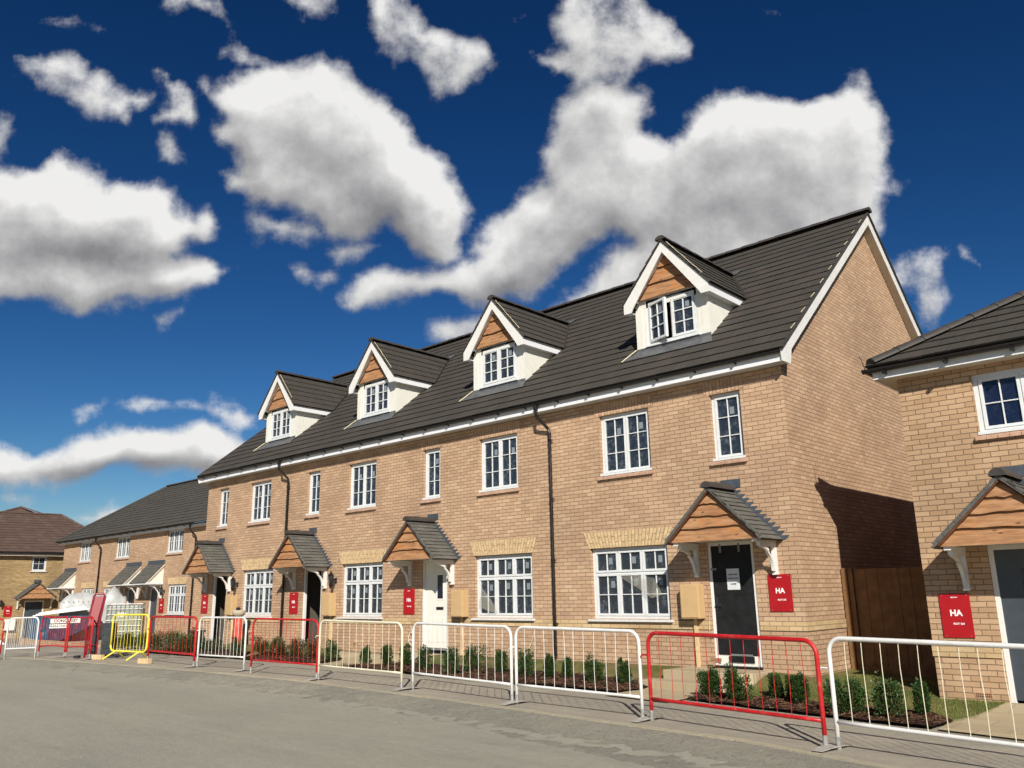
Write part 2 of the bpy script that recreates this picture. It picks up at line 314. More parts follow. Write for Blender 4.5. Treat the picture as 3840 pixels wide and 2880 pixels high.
def ground_mat(name, c1, c2, c3, bs=.5, speck=.5, streak=True):
    m, t, b = mat(name); setc(b, c1, .92, .12)
    p = pos(t)
    n = noise(t, p, .55, 6, .62); c = MIXC(t, RAMP(t, n, .38, .62), c1, c2)
    if streak:
        mp = N(t, 'ShaderNodeMapping', inp={0: p, 3: (.16, 1.5, 1), 2: (0, 0, -.07)})
        s_ = noise(t, mp.outputs[0], 1.3, 6, .6); c = MIXC(t, RAMP(t, s_, .42, .72, 0, .55), c, c3)
        mp2 = N(t, 'ShaderNodeMapping', inp={0: p, 3: (.30, .9, 1), 2: (0, 0, -.12)})
        s2 = noise(t, mp2.outputs[0], 1.0, 7, .68); c = MIXC(t, RAMP(t, s2, .56, .72, 0, .38), c, tuple(x * .70 for x in c1))
        s3 = noise(t, p, 7, 6, .72); c = MIXC(t, RAMP(t, s3, .45, .70, 0, .25), c, tuple(x * .78 for x in c1))
    f = noise(t, p, 45, 6, .75); c = MIXC(t, RAMP(t, f, .35, .5, speck * .55, 0), c, tuple(x * .55 for x in c1))
    g = noise(t, p, 90, 3, .6); c = MIXC(t, RAMP(t, g, .66, .78, 0, speck), c, tuple(min(.7, x * 1.55) for x in c1))
    t.links.new(c, b.inputs['Base Color'])
    q1 = noise(t, p, 17, 5, .8); c = MIXC(t, RAMP(t, q1, .36, .50, speck * .5, 0), c, tuple(x * .60 for x in c1)); c = MIXC(t, RAMP(t, q1, .56, .70, 0, speck * .55), c, tuple(min(.7, x * 1.35) for x in c1))
    t.links.new(c, b.inputs['Base Color'])
    h = MATH(t, 'MULTIPLY_ADD', noise(t, p, 4, 5, .6), 1.5, MATH(t, 'ADD', f, q1))
    bump(t, b, h, bs, .03)
    return m
ground_mat('road_dust', (.330, .318, .262), (.358, .340, .272), (.395, .378, .308), .6, .34)
ground_mat('verge_gravel', (.30, .288, .238), (.355, .335, .27), (.38, .36, .29), 1.0, 1.0, False)
ground_mat('path_dust', (.34, .305, .25), (.40, .36, .285), (.28, .26, .22), .5, .4)
ground_mat('kerb_stone', (.42, .375, .28), (.48, .425, .31), (.4, .36, .27), .7, .5, False)
ground_mat('earth', (.27, .22, .15), (.33, .27, .19), (.3, .25, .18), .9, .5, False)
ground_mat('mulch_base', (.042, .023, .016), (.062, .034, .023), (.055, .029, .02), 1.0, .6, False)
def paving():
    m, t, b = mat('paving'); setc(b, (.5, .42, .28), .85, .2); p = pos(t)
    br = N(t, 'ShaderNodeTexBrick', offset=.5, inp={0: p, 'Color1': (.44, .355, .225, 1), 'Color2': (.37, .30, .19, 1), 'Mortar': (.25, .20, .13, 1), 'Scale': 1, 'Mortar Size': .006, 'Bias': 0, 'Brick Width': .6, 'Row Height': .45})
    n = noise(t, p, 3, 5, .6); c = MIXC(t, RAMP(t, n, .4, .7, 0, .4), br.outputs[0], (.40, .35, .27))
    t.links.new(c, b.inputs['Base Color']); bump(t, b, noise(t, p, 50, 5, .6), .4, .004)
paving()
def lawn_m():
    m, t, b = mat('turf'); setc(b, (.1, .1, .04), .95, .1); p = pos(t)
    n = noise(t, p, 1.6, 5, .65); n2 = noise(t, p, 40, 4, .7)
    c = MIXC(t, RAMP(t, n, .40, .60), (.20, .155, .072), (.105, .125, .035))
    c = MIXC(t, RAMP(t, n2, .35, .55, .6, 0), c, (.10, .075, .035))
    t.links.new(c, b.inputs['Base Color']); bump(t, b, n2, .9, .02)
lawn_m()
def blade_m(name, c1, c2, sp=.2, rough=.6):
    m, t, b = mat(name); setc(b, c1, rough, sp)
    n = noise(t, pos(t), 14, 4, .7); n2 = noise(t, pos(t), 1.5, 3, .6)
    c = MIXC(t, RAMP(t, n, .35, .65), c1, c2); c = MIXC(t, RAMP(t, n2, .35, .65, 0, .35), c, tuple(x * .6 for x in c1))
    t.links.new(c, b.inputs['Base Color'])
    b.inputs['Subsurface Weight'].default_value = 0
blade_m('grass_blade', (.105, .15, .03), (.20, .20, .06))
blade_m('leaf', (.020, .048, .011), (.046, .088, .020), .35, .45)
blade_m('leaf_brownish', (.040, .050, .018), (.085, .085, .030), .4, .4)
blade_m('bark_chip', (.085, .040, .024), (.19, .105, .062), .2, .8)

# ------------------------------------------------------------------ mesh helpers
class MB:
    def __init__(s): s.v = []; s.f = []
    def quad(s, *p):
        n = len(s.v); s.v += [V(q) for q in p]; s.f.append(tuple(range(n, n + len(p))))
    def box8(s, p):   # p: 8 points, bottom loop 0-3, top loop 4-7
        n = len(s.v); s.v += [V(q) for q in p]
        for f in ((3, 2, 1, 0), (4, 5, 6, 7), (0, 1, 5, 4), (1, 2, 6, 5), (2, 3, 7, 6), (3, 0, 4, 7)): s.f.append(tuple(n + i for i in f))
    def box(s, a, b):
        x0, y0, z0 = a; x1, y1, z1 = b
        s.box8([(x0, y0, z0), (x1, y0, z0), (x1, y1, z0), (x0, y1, z0), (x0, y0, z1), (x1, y0, z1), (x1, y1, z1), (x0, y1, z1)])
    def prism(s, poly, off):   # poly: list of points (planar), off: extrusion vector
        n = len(s.v); off = V(off); k = len(poly); P = [V(q) for q in poly]
        s.v += P + [q + off for q in P]
        s.f.append(tuple(range(n, n + k))[::-1]); s.f.append(tuple(range(n + k, n + 2 * k)))
        for i in range(k): j = (i + 1) % k; s.f.append((n + i, n + j, n + k + j, n + k + i))
    def tube(s, pts, r, seg=8, cap=True, r2=None):
        pts = [V(p) for p in pts]; m = len(pts); n0 = len(s.v); up = None
        for i, p in enumerate(pts):
            d = (pts[min(i + 1, m - 1)] - pts[max(i - 1, 0)]).normalized()
            if up is None: up = V((0, 0, 1)) if abs(d.z) < .9 else V((1, 0, 0))
            a = d.cross(up).normalized(); up = a.cross(d).normalized(); rr = r if r2 is None else r + (r2 - r) * i / (m - 1)
            for j in range(seg):
                t = 2 * math.pi * j / seg; s.v.append(p + (a * math.cos(t) + up * math.sin(t)) * rr)
        for i in range(m - 1):
            for j in range(seg):
                k = (j + 1) % seg; s.f.append((n0 + i * seg + j, n0 + i * seg + k, n0 + (i + 1) * seg + k, n0 + (i + 1) * seg + j))
        if cap:
            s.f.append(tuple(n0 + j for j in range(seg))[::-1]); s.f.append(tuple(n0 + (m - 1) * seg + j for j in range(seg)))
    def lathe(s, c, prof, seg=16):
        c = V(c); n0 = len(s.v); k = len(prof)
        for r, z in prof:
            for j in range(seg): t = 2 * math.pi * j / seg; s.v.append(c + V((r * math.cos(t), r * math.sin(t), z)))
        for i in range(k - 1):
            for j in range(seg): q = (j + 1) % seg; s.f.append((n0 + i * seg + j, n0 + i * seg + q, n0 + (i + 1) * seg + q, n0 + (i + 1) * seg + j))
        s.f.append(tuple(n0 + j for j in range(seg))[::-1]); s.f.append(tuple(n0 + (k - 1) * seg + j for j in range(seg)))
    def build(s, name, m, parent=None, L=None, smooth=False, fix=True, bev=0):
        if L is None: L = getattr(parent, 'get', lambda *_: None)('_L') if parent else None
        L = V(L) if L is not None else V((0, 0, 0))
        me = bpy.data.meshes.new(name); me.from_pydata([q - L for q in s.v], [], s.f); me.validate()
        if fix:
            bm = bmesh.new(); bm.from_mesh(me); bmesh.ops.remove_doubles(bm, verts=bm.verts, dist=1e-5) if smooth else None
            bmesh.ops.recalc_face_normals(bm, faces=bm.faces) if fix == True else None
            bm.to_mesh(me); bm.free()
        if smooth: me.polygons.foreach_set('use_smooth', [True] * len(me.polygons))
        me.materials.append(MATS[m]); me.update()
        o = bpy.data.objects.new(name, me); COL.objects.link(o)
        if bev:
            bv = o.modifiers.new('bevel', 'BEVEL'); bv.width = bev; bv.segments = 2; bv.limit_method = 'ANGLE'; bv.angle_limit = .6
        if parent: o.parent = parent; ORG[o.name] = L
        else: o.location = L
        if parent is None: ORG[o.name] = L
        return o
ORG = {}
def org(o): return ORG[o.name]
def thing(name, label, cat, L, group=None):
    o = bpy.data.objects.new(name, None); COL.objects.link(o); o.location = L; o.empty_display_size = .2
    ORG[o.name] = V(L); o['label'] = label; o['category'] = cat
    if group: o['group'] = group
    return o
def tag(o, label=None, cat=None, group=None, kind=None):
    if label: o['label'] = label
    if cat: o['category'] = cat
    if group: o['group'] = group
    if kind: o['kind'] = kind
    return o
def part(mb, name, m, parent, **k): return mb.build(name, m, parent, L=org(parent), **k)
class Fr:   # facade frame: u along, w up, d outward
    def __init__(s, o, ux, out): s.o = V(o); s.ux = V(ux).normalized(); s.out = V(out).normalized()
    def __call__(s, u, w, d=0): return s.o + s.ux * u + s.out * d + V((0, 0, w))
    def box(s, mb, u0, u1, w0, w1, d0, d1):
        mb.box8([s(u0, w0, d0), s(u1, w0, d0), s(u1, w0, d1), s(u0, w0, d1), s(u0, w1, d0), s(u1, w1, d0), s(u1, w1, d1), s(u0, w1, d1)])
MAIN = Fr((0, 0, 0), (1, 0, 0), (0, -1, 0))
def wall_panel(mb, fr, u0, u1, w0, w1, ops, rev=.10):
    us = sorted({u0, u1, *[o[0] for o in ops], *[o[1] for o in ops]}); ws = sorted({w0, w1, *[o[2] for o in ops], *[o[3] for o in ops]})
    for i in range(len(us) - 1):
        for j in range(len(ws) - 1):
            a, b, c, d = us[i], us[i + 1], ws[j], ws[j + 1]; mu, mw = (a + b) / 2, (c + d) / 2
            if any(o[0] < mu < o[1] and o[2] < mw < o[3] for o in ops): continue
            mb.quad(fr(a, c), fr(b, c), fr(b, d), fr(a, d))
    for a, b, c, d in [o[:4] for o in ops]:
        mb.quad(fr(a, c), fr(a, d), fr(a, d, -rev), fr(a, c, -rev)); mb.quad(fr(b, c, -rev), fr(b, d, -rev), fr(b, d), fr(b, c))
        mb.quad(fr(a, d), fr(b, d), fr(b, d, -rev), fr(a, d, -rev)); mb.quad(fr(a, c, -rev), fr(b, c, -rev), fr(b, c), fr(a, c))
def slope(name, m, parent, O, U, S, poly, e=.338, tw=.33, lift=.022, base=.004, jit=.002, skirt=.05):
    O = V(O); U = V(U).normalized(); S = V(S).normalized(); Nn = U.cross(S).normalized()
    smin = min(p[1] for p in poly); smax = max(p[1] for p in poly)
    def ext(s):
        xs = []
        k = len(poly)
        for i in range(k):
            (a, b), (c, d) = poly[i], poly[(i + 1) % k]
            if abs(b - d) < 1e-9:
                if abs(b - s) < 1e-6: xs += [a, c]
            elif min(b, d) - 1e-9 <= s <= max(b, d) + 1e-9: xs.append(a + (c - a) * (s - b) / (d - b))
        return (min(xs), max(xs)) if xs else (0, 0)
    v = []; f = []
    def q(*p): n = len(v); v.extend(p); f.append(tuple(range(n, n + len(p))))
    j = 0; s0 = smin
    while s0 < smax - 1e-4:
        s1 = min(s0 + e, smax); a0, b0 = ext(s0 + 1e-6); a1, b1 = ext(s1 - 1e-6)
        st = (j % 2) * tw / 2; cuts = [0.0]
        k0 = math.floor(min(a0, a1) / tw) - 1; x = k0 * tw + st
        us = sorted({x + i * tw for i in range(int((max(b0, b1) - x) / tw) + 2)})
        lo, hi = min(a0, a1), max(b0, b1); us = [lo] + [t for t in us if lo + .01 < t < hi - .01] + [hi]
        for i in range(len(us) - 1):
            c, d = us[i], us[i + 1]
            c0, d0 = max(a0, min(b0, c)), max(a0, min(b0, d)); c1, d1 = max(a1, min(b1, c)), max(a1, min(b1, d))
            if d0 - c0 < 1e-5 and d1 - c1 < 1e-5: continue
            hl = base + lift + uni(-jit, jit); hr = hl + uni(-jit, jit) * .5; hu = base + .002
            q((c0, s0, hl), (d0, s0, hr), (d1, s1, hu), (c1, s1, hu))
            if d0 - c0 > 1e-5: q((c0, s0, base - .002), (d0, s0, base - .002), (d0, s0, hr), (c0, s0, hl))
        for (aa, bb) in ((a0, a1), (b0, b1)): q((aa, s0, -.012), (aa, s0, base + lift), (bb, s1, base + .002), (bb, s1, -.012))
        s0 = s1; j += 1
    q(*[(p[0], p[1], -.012) for p in poly][::-1])
    me = bpy.data.meshes.new(name); me.from_pydata(v, [], f); me.materials.append(MATS[m]); me.update()
    o = bpy.data.objects.new(name, me); COL.objects.link(o)
    L = org(parent); M = Matrix(((U.x, S.x, Nn.x, O.x - L.x), (U.y, S.y, Nn.y, O.y - L.y), (U.z, S.z, Nn.z, O.z - L.z), (0, 0, 0, 1)))
    o.parent = parent; o.matrix_local = M; ORG[o.name] = L
    return o
def ridge(mb, a, b, r=.11, L=.45, drop=.03, seg=8, hk=.8):
    a, b = V(a), V(b); d = b - a; n = max(1, round(d.length / L)); dn = d.normalized(); side = dn.cross(V((0, 0, 1))).normalized(); up = side.cross(dn)
    for i in range(n):
        p = a + d * (i / n); q = a + d * ((i + 1) / n) + dn * .02; rr = r + uni(-.002, .002); k0 = len(mb.v)
        for c, w in ((p, rr + .008), (q, rr - .004)):
            for j in range(seg + 1):
                t = math.pi * j / seg; mb.v.append(c + side * math.cos(t) * w * 1.15 + up * (math.sin(t) * w * hk - drop))
        for j in range(seg): mb.f.append((k0 + j, k0 + j + 1, k0 + seg + 1 + j + 1, k0 + seg + 1 + j))
        mb.f.append(tuple(k0 + j for j in range(seg + 1))); mb.f.append(tuple(k0 + seg + 1 + j for j in range(seg + 1))[::-1])

# ------------------------------------------------------------------ building parts
def window(parent, fr, u0, u1, w0, w1, d, cols=1, grid=(2, 3), transom=None, sill=None, glass='pane_film', tilt=0, name='window', fw=.055, openleft=0, paper=True):
    """frame in an opening; returns the window part"""
    fm = MB(); D0, D1 = d - .06, d
    f_ = fw
    fr.box(fm, u0, u1, w1 - f_, w1, D0, D1); fr.box(fm, u0, u1, w0, w0 + f_, D0, D1)
    fr.box(fm, u0, u0 + f_, w0 + f_, w1 - f_, D0, D1); fr.box(fm, u1 - f_, u1, w0 + f_, w1 - f_, D0, D1)
    cw = (u1 - u0 - 2 * f_) / cols
    for i in range(1, cols): x = u0 + f_ + cw * i; fr.box(fm, x - .014, x + .014, w0 + f_, w1 - f_, D0, D1 - .004)
    o = part(fm, name, 'upvc', parent, bev=.004)
    L = org(parent); rows = []
    if transom: wt_ = w1 - f_ - transom; rows = [(w0 + f_, wt_ - .012, grid), (wt_ + .012, w1 - f_, (grid[0], 1))]
    else: rows = [(w0 + f_, w1 - f_, grid)]
    tb = MB()
    if transom: fr.box(tb, u0 + f_, u1 - f_, wt_ - .012, wt_ + .012, D0, D1 - .005)
    for i in range(cols):
        a = u0 + f_ + cw * i + .006; b = a + cw - .012
        for (c, e_, g) in rows:
            sm = MB(); gm_ = MB(); sf = .043; F2 = fr
            if openleft and i == 0:
                ang = openleft; hinge = fr(a, 0, D1)
                ux = fr.ux * math.cos(ang) + fr.out * math.sin(ang); out = fr.out * math.cos(ang) - fr.ux * math.sin(ang)
                F2 = Fr(hinge - ux * a - out * D1, ux, out)
            F2.box(sm, a, b, c, c + sf, D0 + .01, D1 + .012); F2.box(sm, a, b, e_ - sf, e_, D0 + .01, D1 + .012)
            F2.box(sm, a, a + sf, c + sf, e_ - sf, D0 + .01, D1 + .012); F2.box(sm, b - sf, b, c + sf, e_ - sf, D0 + .01, D1 + .012)
            ga, gb, gc, gd = a + sf, b - sf, c + sf, e_ - sf
            for k in range(1, g[0]): x = ga + (gb - ga) * k / g[0]; F2.box(sm, x - .0085, x + .0085, gc, gd, D0 + .012, D1)
            for k in range(1, g[1]): z = gc + (gd - gc) * k / g[1]; F2.box(sm, ga, gb, z - .0085, z + .0085, D0 + .014, D1 + .001)
            F2.box(gm_, ga - .003, gb + .003, gc - .003, gd + .003, D0 + .025, D0 + .035)
            s1 = sm.build('sash', 'upvc', o, L=L, bev=.003); g1 = gm_.build('pane', glass, o, L=L)
            if paper:
                pm = MB(); px = ga + (gb - ga) * uni(.55, .65); pz = gc + (gd - gc) * uni(.68, .74) if g[1] > 1 else gc + (gd - gc) * .35
                F2.box(pm, px, px + .09, pz, pz + min(.13, (gd - gc) * .45), D0 + .036, D0 + .038); pm.build('pane_sticker', 'sticker', o, L=L)
    if transom: tb.build('transom', 'upvc', o, L=L)
    if sill == 'brick':
        s_ = MB(); n = max(2, round((u1 - u0 + .1) / .15)); w_ = (u1 - u0 + .10) / n
        for k in range(n):
            x = u0 - .05 + w_ * k
            s_.box8([fr(x + .004, w0 - .075, -.02), fr(x + w_ - .004, w0 - .075, -.02), fr(x + w_ - .004, w0 - .085, .055), fr(x + .004, w0 - .085, .055),
                     fr(x + .004, w0 - .005, -.02), fr(x + w_ - .004, w0 - .005, -.02), fr(x + w_ - .004, w0 - .040, .055), fr(x + .004, w0 - .040, .055)])
        s_.build('sill', 'sill_red', o, L=L)
        s2 = MB(); fr.box(s2, u0 - .01, u1 + .01, w0 - .006, w0 + .035, d - .03, .012); s2.build('sill_nosing', 'upvc', o, L=L)
    elif sill == 'white':
        s_ = MB(); fr.box(s_, u0 - .06, u1 + .06, w0 - .05, w0 - .012, d - .03, .075); s_.build('sill', 'upvc', o, L=L, bev=.006)
    return o
plain('sticker', (.20, .235, .26), .5, .3, var=.05)
def flat_arch(parent, fr, u0, u1, w0, h=.325, spread=.16):
    m = MB(); m.prism([fr(u0 - .02, w0, .001), fr(u1 + .02, w0, .001), fr(u1 + spread, w0 + h, .001), fr(u0 - spread, w0 + h, .001)], fr.out * .002)
    o = part(m, 'flat_arch', 'mortar', parent)
    b = MB(); n = round((u1 - u0) / .073)
    for i in range(n):
        def x(t, w): lo = u0 - .02 - (spread - .02) * w / h; hi = u1 + .02 + (spread - .02) * w / h; return lo + (hi - lo) * t
        g = .11; t0, t1 = (i + g) / n, (i + 1 - g) / n; cut = h * (.33 if i % 2 else .66)
        for wa, wb in ((0.004, cut - .005), (cut + .005, h - .004)):
            b.prism([fr(x(t0, wa), w0 + wa, .003), fr(x(t1, wa), w0 + wa, .003), fr(x(t1, wb), w0 + wb, .003), fr(x(t0, wb), w0 + wb, .003)], fr.out * uni(.006, .010))
    b.build('arch_bricks', 'voussoir', o, L=org(parent))
    return o
def string_course(parent, fr, u0, u1, w, ends=0):
    m = MB(); fr.box(m, u0, u1, w, w + .15, .001, .016); return part(m, 'string_course', 'brick_yellow', parent)
def gable_boards(m, fr, c, hw, w0, ht, rows, d, th=.022):
    for i in range(len(rows) - 1):
        a, b = rows[i], rows[i + 1]; ph = uni(0, 9); n = 14
        def half(w): return hw * (1 - (w - w0) / ht)
        bt = []; hA = half(w0 + a * ht); 
        for k in range(n + 1):
            t = k / n; z = w0 + a * ht + (math.sin(t * 6 + ph) * .008 + math.sin(t * 15 + ph * 2) * .006 + uni(-.002, .002) if i else 0)
            x = -hA + 2 * hA * t; bt.append((x, z))
        hB = half(w0 + b * ht + .012); zt = w0 + b * ht + .012
        lo = [fr(c + x, z, d + th + .045) for x, z in bt]; tp = [fr(c + hB, zt, d + th), fr(c - hB, zt, d + th)] if hB > .01 else [fr(c, zt, d + th)]
        m.prism(lo + tp, -fr.out * th)
def bracket(m, fr, u, w0, w1, dep, th=.07):
    a, b = u - th / 2, u + th / 2
    fr.box(m, a, b, w0, w1, 0.003, .075); fr.box(m, a + .002, b - .002, w1 - .075, w1 - .002, .075, dep)
    fr.box(m, a - .008, b + .008, w0 - .012, w0 + .02, .003, .085)
    pts = []; n = 10
    for k in range(n + 1):      # curved brace
        t = math.pi / 2 * k / n; pts.append((.075 + (dep - .13) * (1 - math.cos(t)), w0 + .05 + (w1 - .10 - w0 - .05) * math.sin(t)))
    t_ = .055
    for k in range(n):
        (d0, z0), (d1, z1) = pts[k], pts[k + 1]; nx, nz = (z1 - z0), -(d1 - d0); l = math.hypot(nx, nz); nx, nz = nx / l * t_, nz / l * t_
        (e0, y0) = pts[k - 1] if k else pts[k]
        m.box8([fr(a + .01, z0, d0), fr(b - .01, z0, d0), fr(b - .01, z1, d1), fr(a + .01, z1, d1), fr(a + .01, z0 + abs(nz) * 0 + nz * -1, d0 - nx * 0 - .0), fr(b - .01, z0 - nz, d0), fr(b - .01, z1 - nz, d1), fr(a + .01, z1 - nz, d1)] if k > n * .55 else
               [fr(a + .01, z0, d0), fr(b - .01, z0, d0), fr(b - .01, z1, d1), fr(a + .01, z1, d1), fr(a + .01, z0, d0 + t_), fr(b - .01, z0, d0 + t_), fr(b - .01, z1, d1 + t_), fr(a + .01, z1, d1 + t_)])
def canopy(parent, fr, c, w0=2.16, hw=.80, ht=.82, dep=.80, side=1, slate='slate', boards=(0, .27, .50, .74, 1.0)):
    """gabled porch canopy centred on c; w0 = underside"""
    L = org(parent); m = MB(); eh = hw + .10; tan = ht / hw
    # rafters under the slates, wall plates and the soffit
    for s in (-1, 1):
        m.prism([fr(c + s * (eh - .05), w0 - .0, 0.01), fr(c, w0 + ht + .04, .01), fr(c, w0 + ht - .01, .01), fr(c + s * (eh - .10), w0 - .0, .01)], fr.out * (dep - .035))
    o = part(m, 'porch_canopy', 'larch_frame', parent)
    m = MB()
    for s in (-1, 1): m.prism([fr(c + s * (eh + .002), w0 + .035, dep - .034), fr(c, w0 + ht + .085, dep - .034), fr(c, w0 + ht + .018, dep - .034), fr(c + s * (eh - .045), w0 - .005, dep - .034)], fr.out * .028)
    m.build('verge_slate', 'slate_edge', o, L=L)
    m = MB()
    for s in (-1, 1): fr.box(m, c + s * (hw - .06) - .045, c + s * (hw - .06) + .045, w0 - .06, w0 - .002, .003, dep - .10)
    fr.box(m, c - hw + .08, c + hw - .08, w0 + .01, w0 + .025, .003, dep - .14)
    m.build('soffit', 'white_paint', o, L=L)
    m = MB(); gable_boards(m, fr, c, hw + .015, w0 - .012, ht + .02, boards, dep - .13); m.build('gable_boards', 'larch', o, L=L)
    for s in (-1, 1):
        b = MB(); bracket(b, fr, c + s * (hw - .06), w0 - .575, w0 - .05, dep - .22); b.build('bracket', 'white_paint', o, L=L)
    sl = math.hypot(eh, ht + .10 * tan); S = (fr.ux * -1 * eh + V((0, 0, eh * tan))).normalized()
    topz = w0 + ht + .07; ez = topz - eh * tan - .0
    ln = math.hypot(eh, eh * tan)
    # right slope (towards +u) and left slope
    slope('canopy_roof', slate, o, fr(c + eh, ez, 0.004), -fr.out * -1, (-fr.ux * eh + V((0, 0, eh * tan))), [(0, 0), (dep, 0), (dep, ln), (0, ln)], e=.115, tw=.25, lift=.016, jit=.003) if False else None
    for s in (1, -1):
        Ov = fr(c + s * eh, ez, .004 if s < 0 else dep); U = fr.out if s < 0 else -fr.out
        Sv = fr.ux * (-s * eh) + V((0, 0, eh * tan))
        if U.cross(Sv).z < 0: Ov = fr(c + s * eh, ez, dep if s < 0 else .004); U = -U
        slope('canopy_roof', slate, o, Ov, U, Sv, [(0, 0), (dep - .004, 0), (dep - .004, ln), (0, ln)], e=.115, tw=.25, lift=.016, jit=.004)
    m = MB(); ridge(m, fr(c, topz + .055, .01), fr(c, topz + .055, dep + .015), r=.095, L=.42, hk=1.15, drop=.07, seg=10); m.build('ridge_tile', 'ridge_dark', o, L=L, fix=False)
    # stepped lead flashing dressed into the brick joints
    m = MB(); zb = ez + .01; k = 0; st = .075
    while zb < topz + .03:
        za = zb + st
        for s in (-1, 1):
            x0 = eh - (zb - ez) / tan; x1 = eh - (za - ez) / tan
            if x0 < .0: continue
            x1 = max(x1, 0)
            m.prism([fr(c + s * (x0 - .04), zb, .004), fr(c + s * (x1 - .04), za, .004), fr(c + s * (x1 + .215), za, .004), fr(c + s * (x0 + .060), zb, .004)], fr.out * .004)
        zb = za; k += 1
    fr.box(m, c - .16, c + .22, topz + .035, topz + .185, .009, .013)
    m.build('lead_flashing', 'lead', o, L=L)
    return o
def lamp(parent, fr, u, w):
    m = MB(); L = org(parent)
    m.lathe(fr(u, w - .10, .17), [(.03, -.12), (.055, -.02), (.055, .0), (.02, .01)], 8); m.lathe(fr(u, w + .10, .17), [(.085, 0), (.03, .07), (.012, .11)], 8)
    m.tube([fr(u, w - .02, .01), fr(u, w - .14, .08), fr(u, w - .20, .15), fr(u, w - .16, .17)], .014, 6)
    fr.box(m, u - .04, u + .04, w - .10, w + .04, .003, .02)
    for k in range(6): t = k * math.pi / 3; q = fr(u, w - .10, .17); m.tube([q + V((.05 * math.cos(t), .05 * math.sin(t), 0)), q + V((.075 * math.cos(t), .075 * math.sin(t), .20))], .006, 5)
    o = part(m, 'wall_lamp', 'lamp_black', parent)
    g = MB(); g.lathe(fr(u, w - .09, .17), [(.045, 0), (.068, .19)], 8); g.build('lantern_glass', 'pane_film', o, L=L)
def meter_box(parent, fr, u0, u1, w0=.865, w1=1.45, duct=True):
    m = MB(); fr.box(m, u0, u1, w0, w1, .003, .20); o = part(m, 'meter_box', 'meter_tan', parent, bev=.008)
    m = MB(); fr.box(m, u0 + .02, u1 - .02, w0 + .02, w1 - .02, .20, .212); m.build('meter_door', 'meter_tan', o, L=org(parent), bev=.004)
    if duct: m = MB(); fr.box(m, u1 - .22, u1 - .16, .0, w0 - .004, .003, .055); part(m, 'meter_duct', 'timber_pale', parent)
def text(s, size, fr, u, w, d, m, name, parent=None, bold=.0, L=None, sx=1.0):
    cu = bpy.data.curves.new('t', 'FONT'); cu.body = s; cu.size = size; cu.align_x = 'CENTER'; cu.align_y = 'CENTER'; cu.extrude = .0012; cu.offset = bold; cu.resolution_u = 3
    t = bpy.data.objects.new('t', cu); COL.objects.link(t); bpy.context.view_layer.update()
    me = bpy.data.meshes.new_from_object(t.evaluated_get(bpy.context.evaluated_depsgraph_get())); bpy.data.objects.remove(t)
    me.name = name; me.materials.clear(); me.materials.append(MATS[m])
    Z = V((0, 0, 1)); n = fr.out; ux = fr.ux * sx; p = fr(u, w, d) - (L if L is not None else V((0, 0, 0)))
    for vt in me.vertices: c = vt.co.copy(); vt.co = p + ux * c.x + Z * c.y + n * c.z
    o = bpy.data.objects.new(name, me); COL.objects.link(o)
    if parent: o.parent = parent
    return o
def plot_sign(fr, u0, u1, w0, w1, plot, label, tiltu=0):
    L = fr(u0, w0, 0); m = MB()
    m.prism([fr(u0, w1, .006), fr(u1, w1, .006), fr(u1 + tiltu, w0, .006), fr(u0 + tiltu, w0, .006)], fr.out * .012)
    o = m.build('plot_sign', 'red_sign', None, L=L); tag(o, label, 'sign', 'red plot signs on the house walls')
    c = (u0 + u1) / 2; h = w1 - w0
    text('HA', h * .19, fr, c + tiltu * .5, w0 + h * .55, .0195, 'white_text', 'lettering', o, .004, L)
    text('PLOT ' + plot, h * .058, fr, c + tiltu * .7 + .02, w0 + h * .31, .0195, 'white_text', 'lettering', o, .0012, L)
    text('REDROW', h * .034, fr, c, w0 + h * .91, .0195, 'white_text', 'lettering', o, .0006, L)
    s = MB()
    for a in (.1, .9):
        for b in (.04, .96): q = fr(u0 + (u1 - u0) * a + tiltu * (1 - b), w0 + h * b, .018); s.tube([q, q + fr.out * .005], .006, 6)
    s.build('screw', 'galvanised', o, L=L)
    return o

# ------------------------------------------------------------------ terrain
def G(x):
    if x > -8: return -.15 - min(x, 14) * .011 - .088
    if x > -24: return -.15
    return max(-.6, -.15 + (x + 24) * .0205)
def Wl(x):
    if x < -18.3: return G(x)
    if x < -17.5: return G(x) + (.03 - G(x)) * (x + 18.3) / .8
    if x < 2.0: return .03
    if x < 4.7: return .03 - (x - 2.0) / 2.7 * .19
    return -.16
KP = [(-80, -8), (-30, -6.2), (-16.5, -4.85), (-14.5, -4.64), (-11.2, -4.33), (-7.4, -4.16), (-5.5, -4.0), (-1.1, -4.11), (1.1, -4.24), (3.9, -4.40), (4.8, -4.62), (5.4, -4.75), (12, -5.9), (40, -11)]
def KY(x):
    for (a, b), (c, d) in zip(KP, KP[1:]):
        if a <= x <= c: return b + (d - b) * (x - a) / (c - a)
    return KP[0][1] if x < KP[0][0] else KP[-1][1]
def sm(t): t = max(0, min(1, t)); return t * t * (3 - 2 * t)
def H(x, y):
    k = KY(x)
    if y < k:
        return G(x) - .12 * sm((k - y) / .95)
    return G(x) + (Wl(x) - G(x)) * sm((y + 1.35) / 1.25)
def grid(xs, ys, fz, name, m, clipf=None):
    mb = MB(); idx = {}
    for i, x in enumerate(xs):
        for j, y in enumerate(ys): idx[i, j] = len(mb.v); mb.v.append(V((x, y, fz(x, y))))
    for i in range(len(xs) - 1):
        for j in range(len(ys) - 1):
            if clipf and not clipf((xs[i] + xs[i + 1]) / 2, (ys[j] + ys[j + 1]) / 2): continue
            mb.f.append((idx[i, j], idx[i + 1, j], idx[i + 1, j + 1], idx[i, j + 1]))
    return mb.build(name, m, None, smooth=True, fix=False)
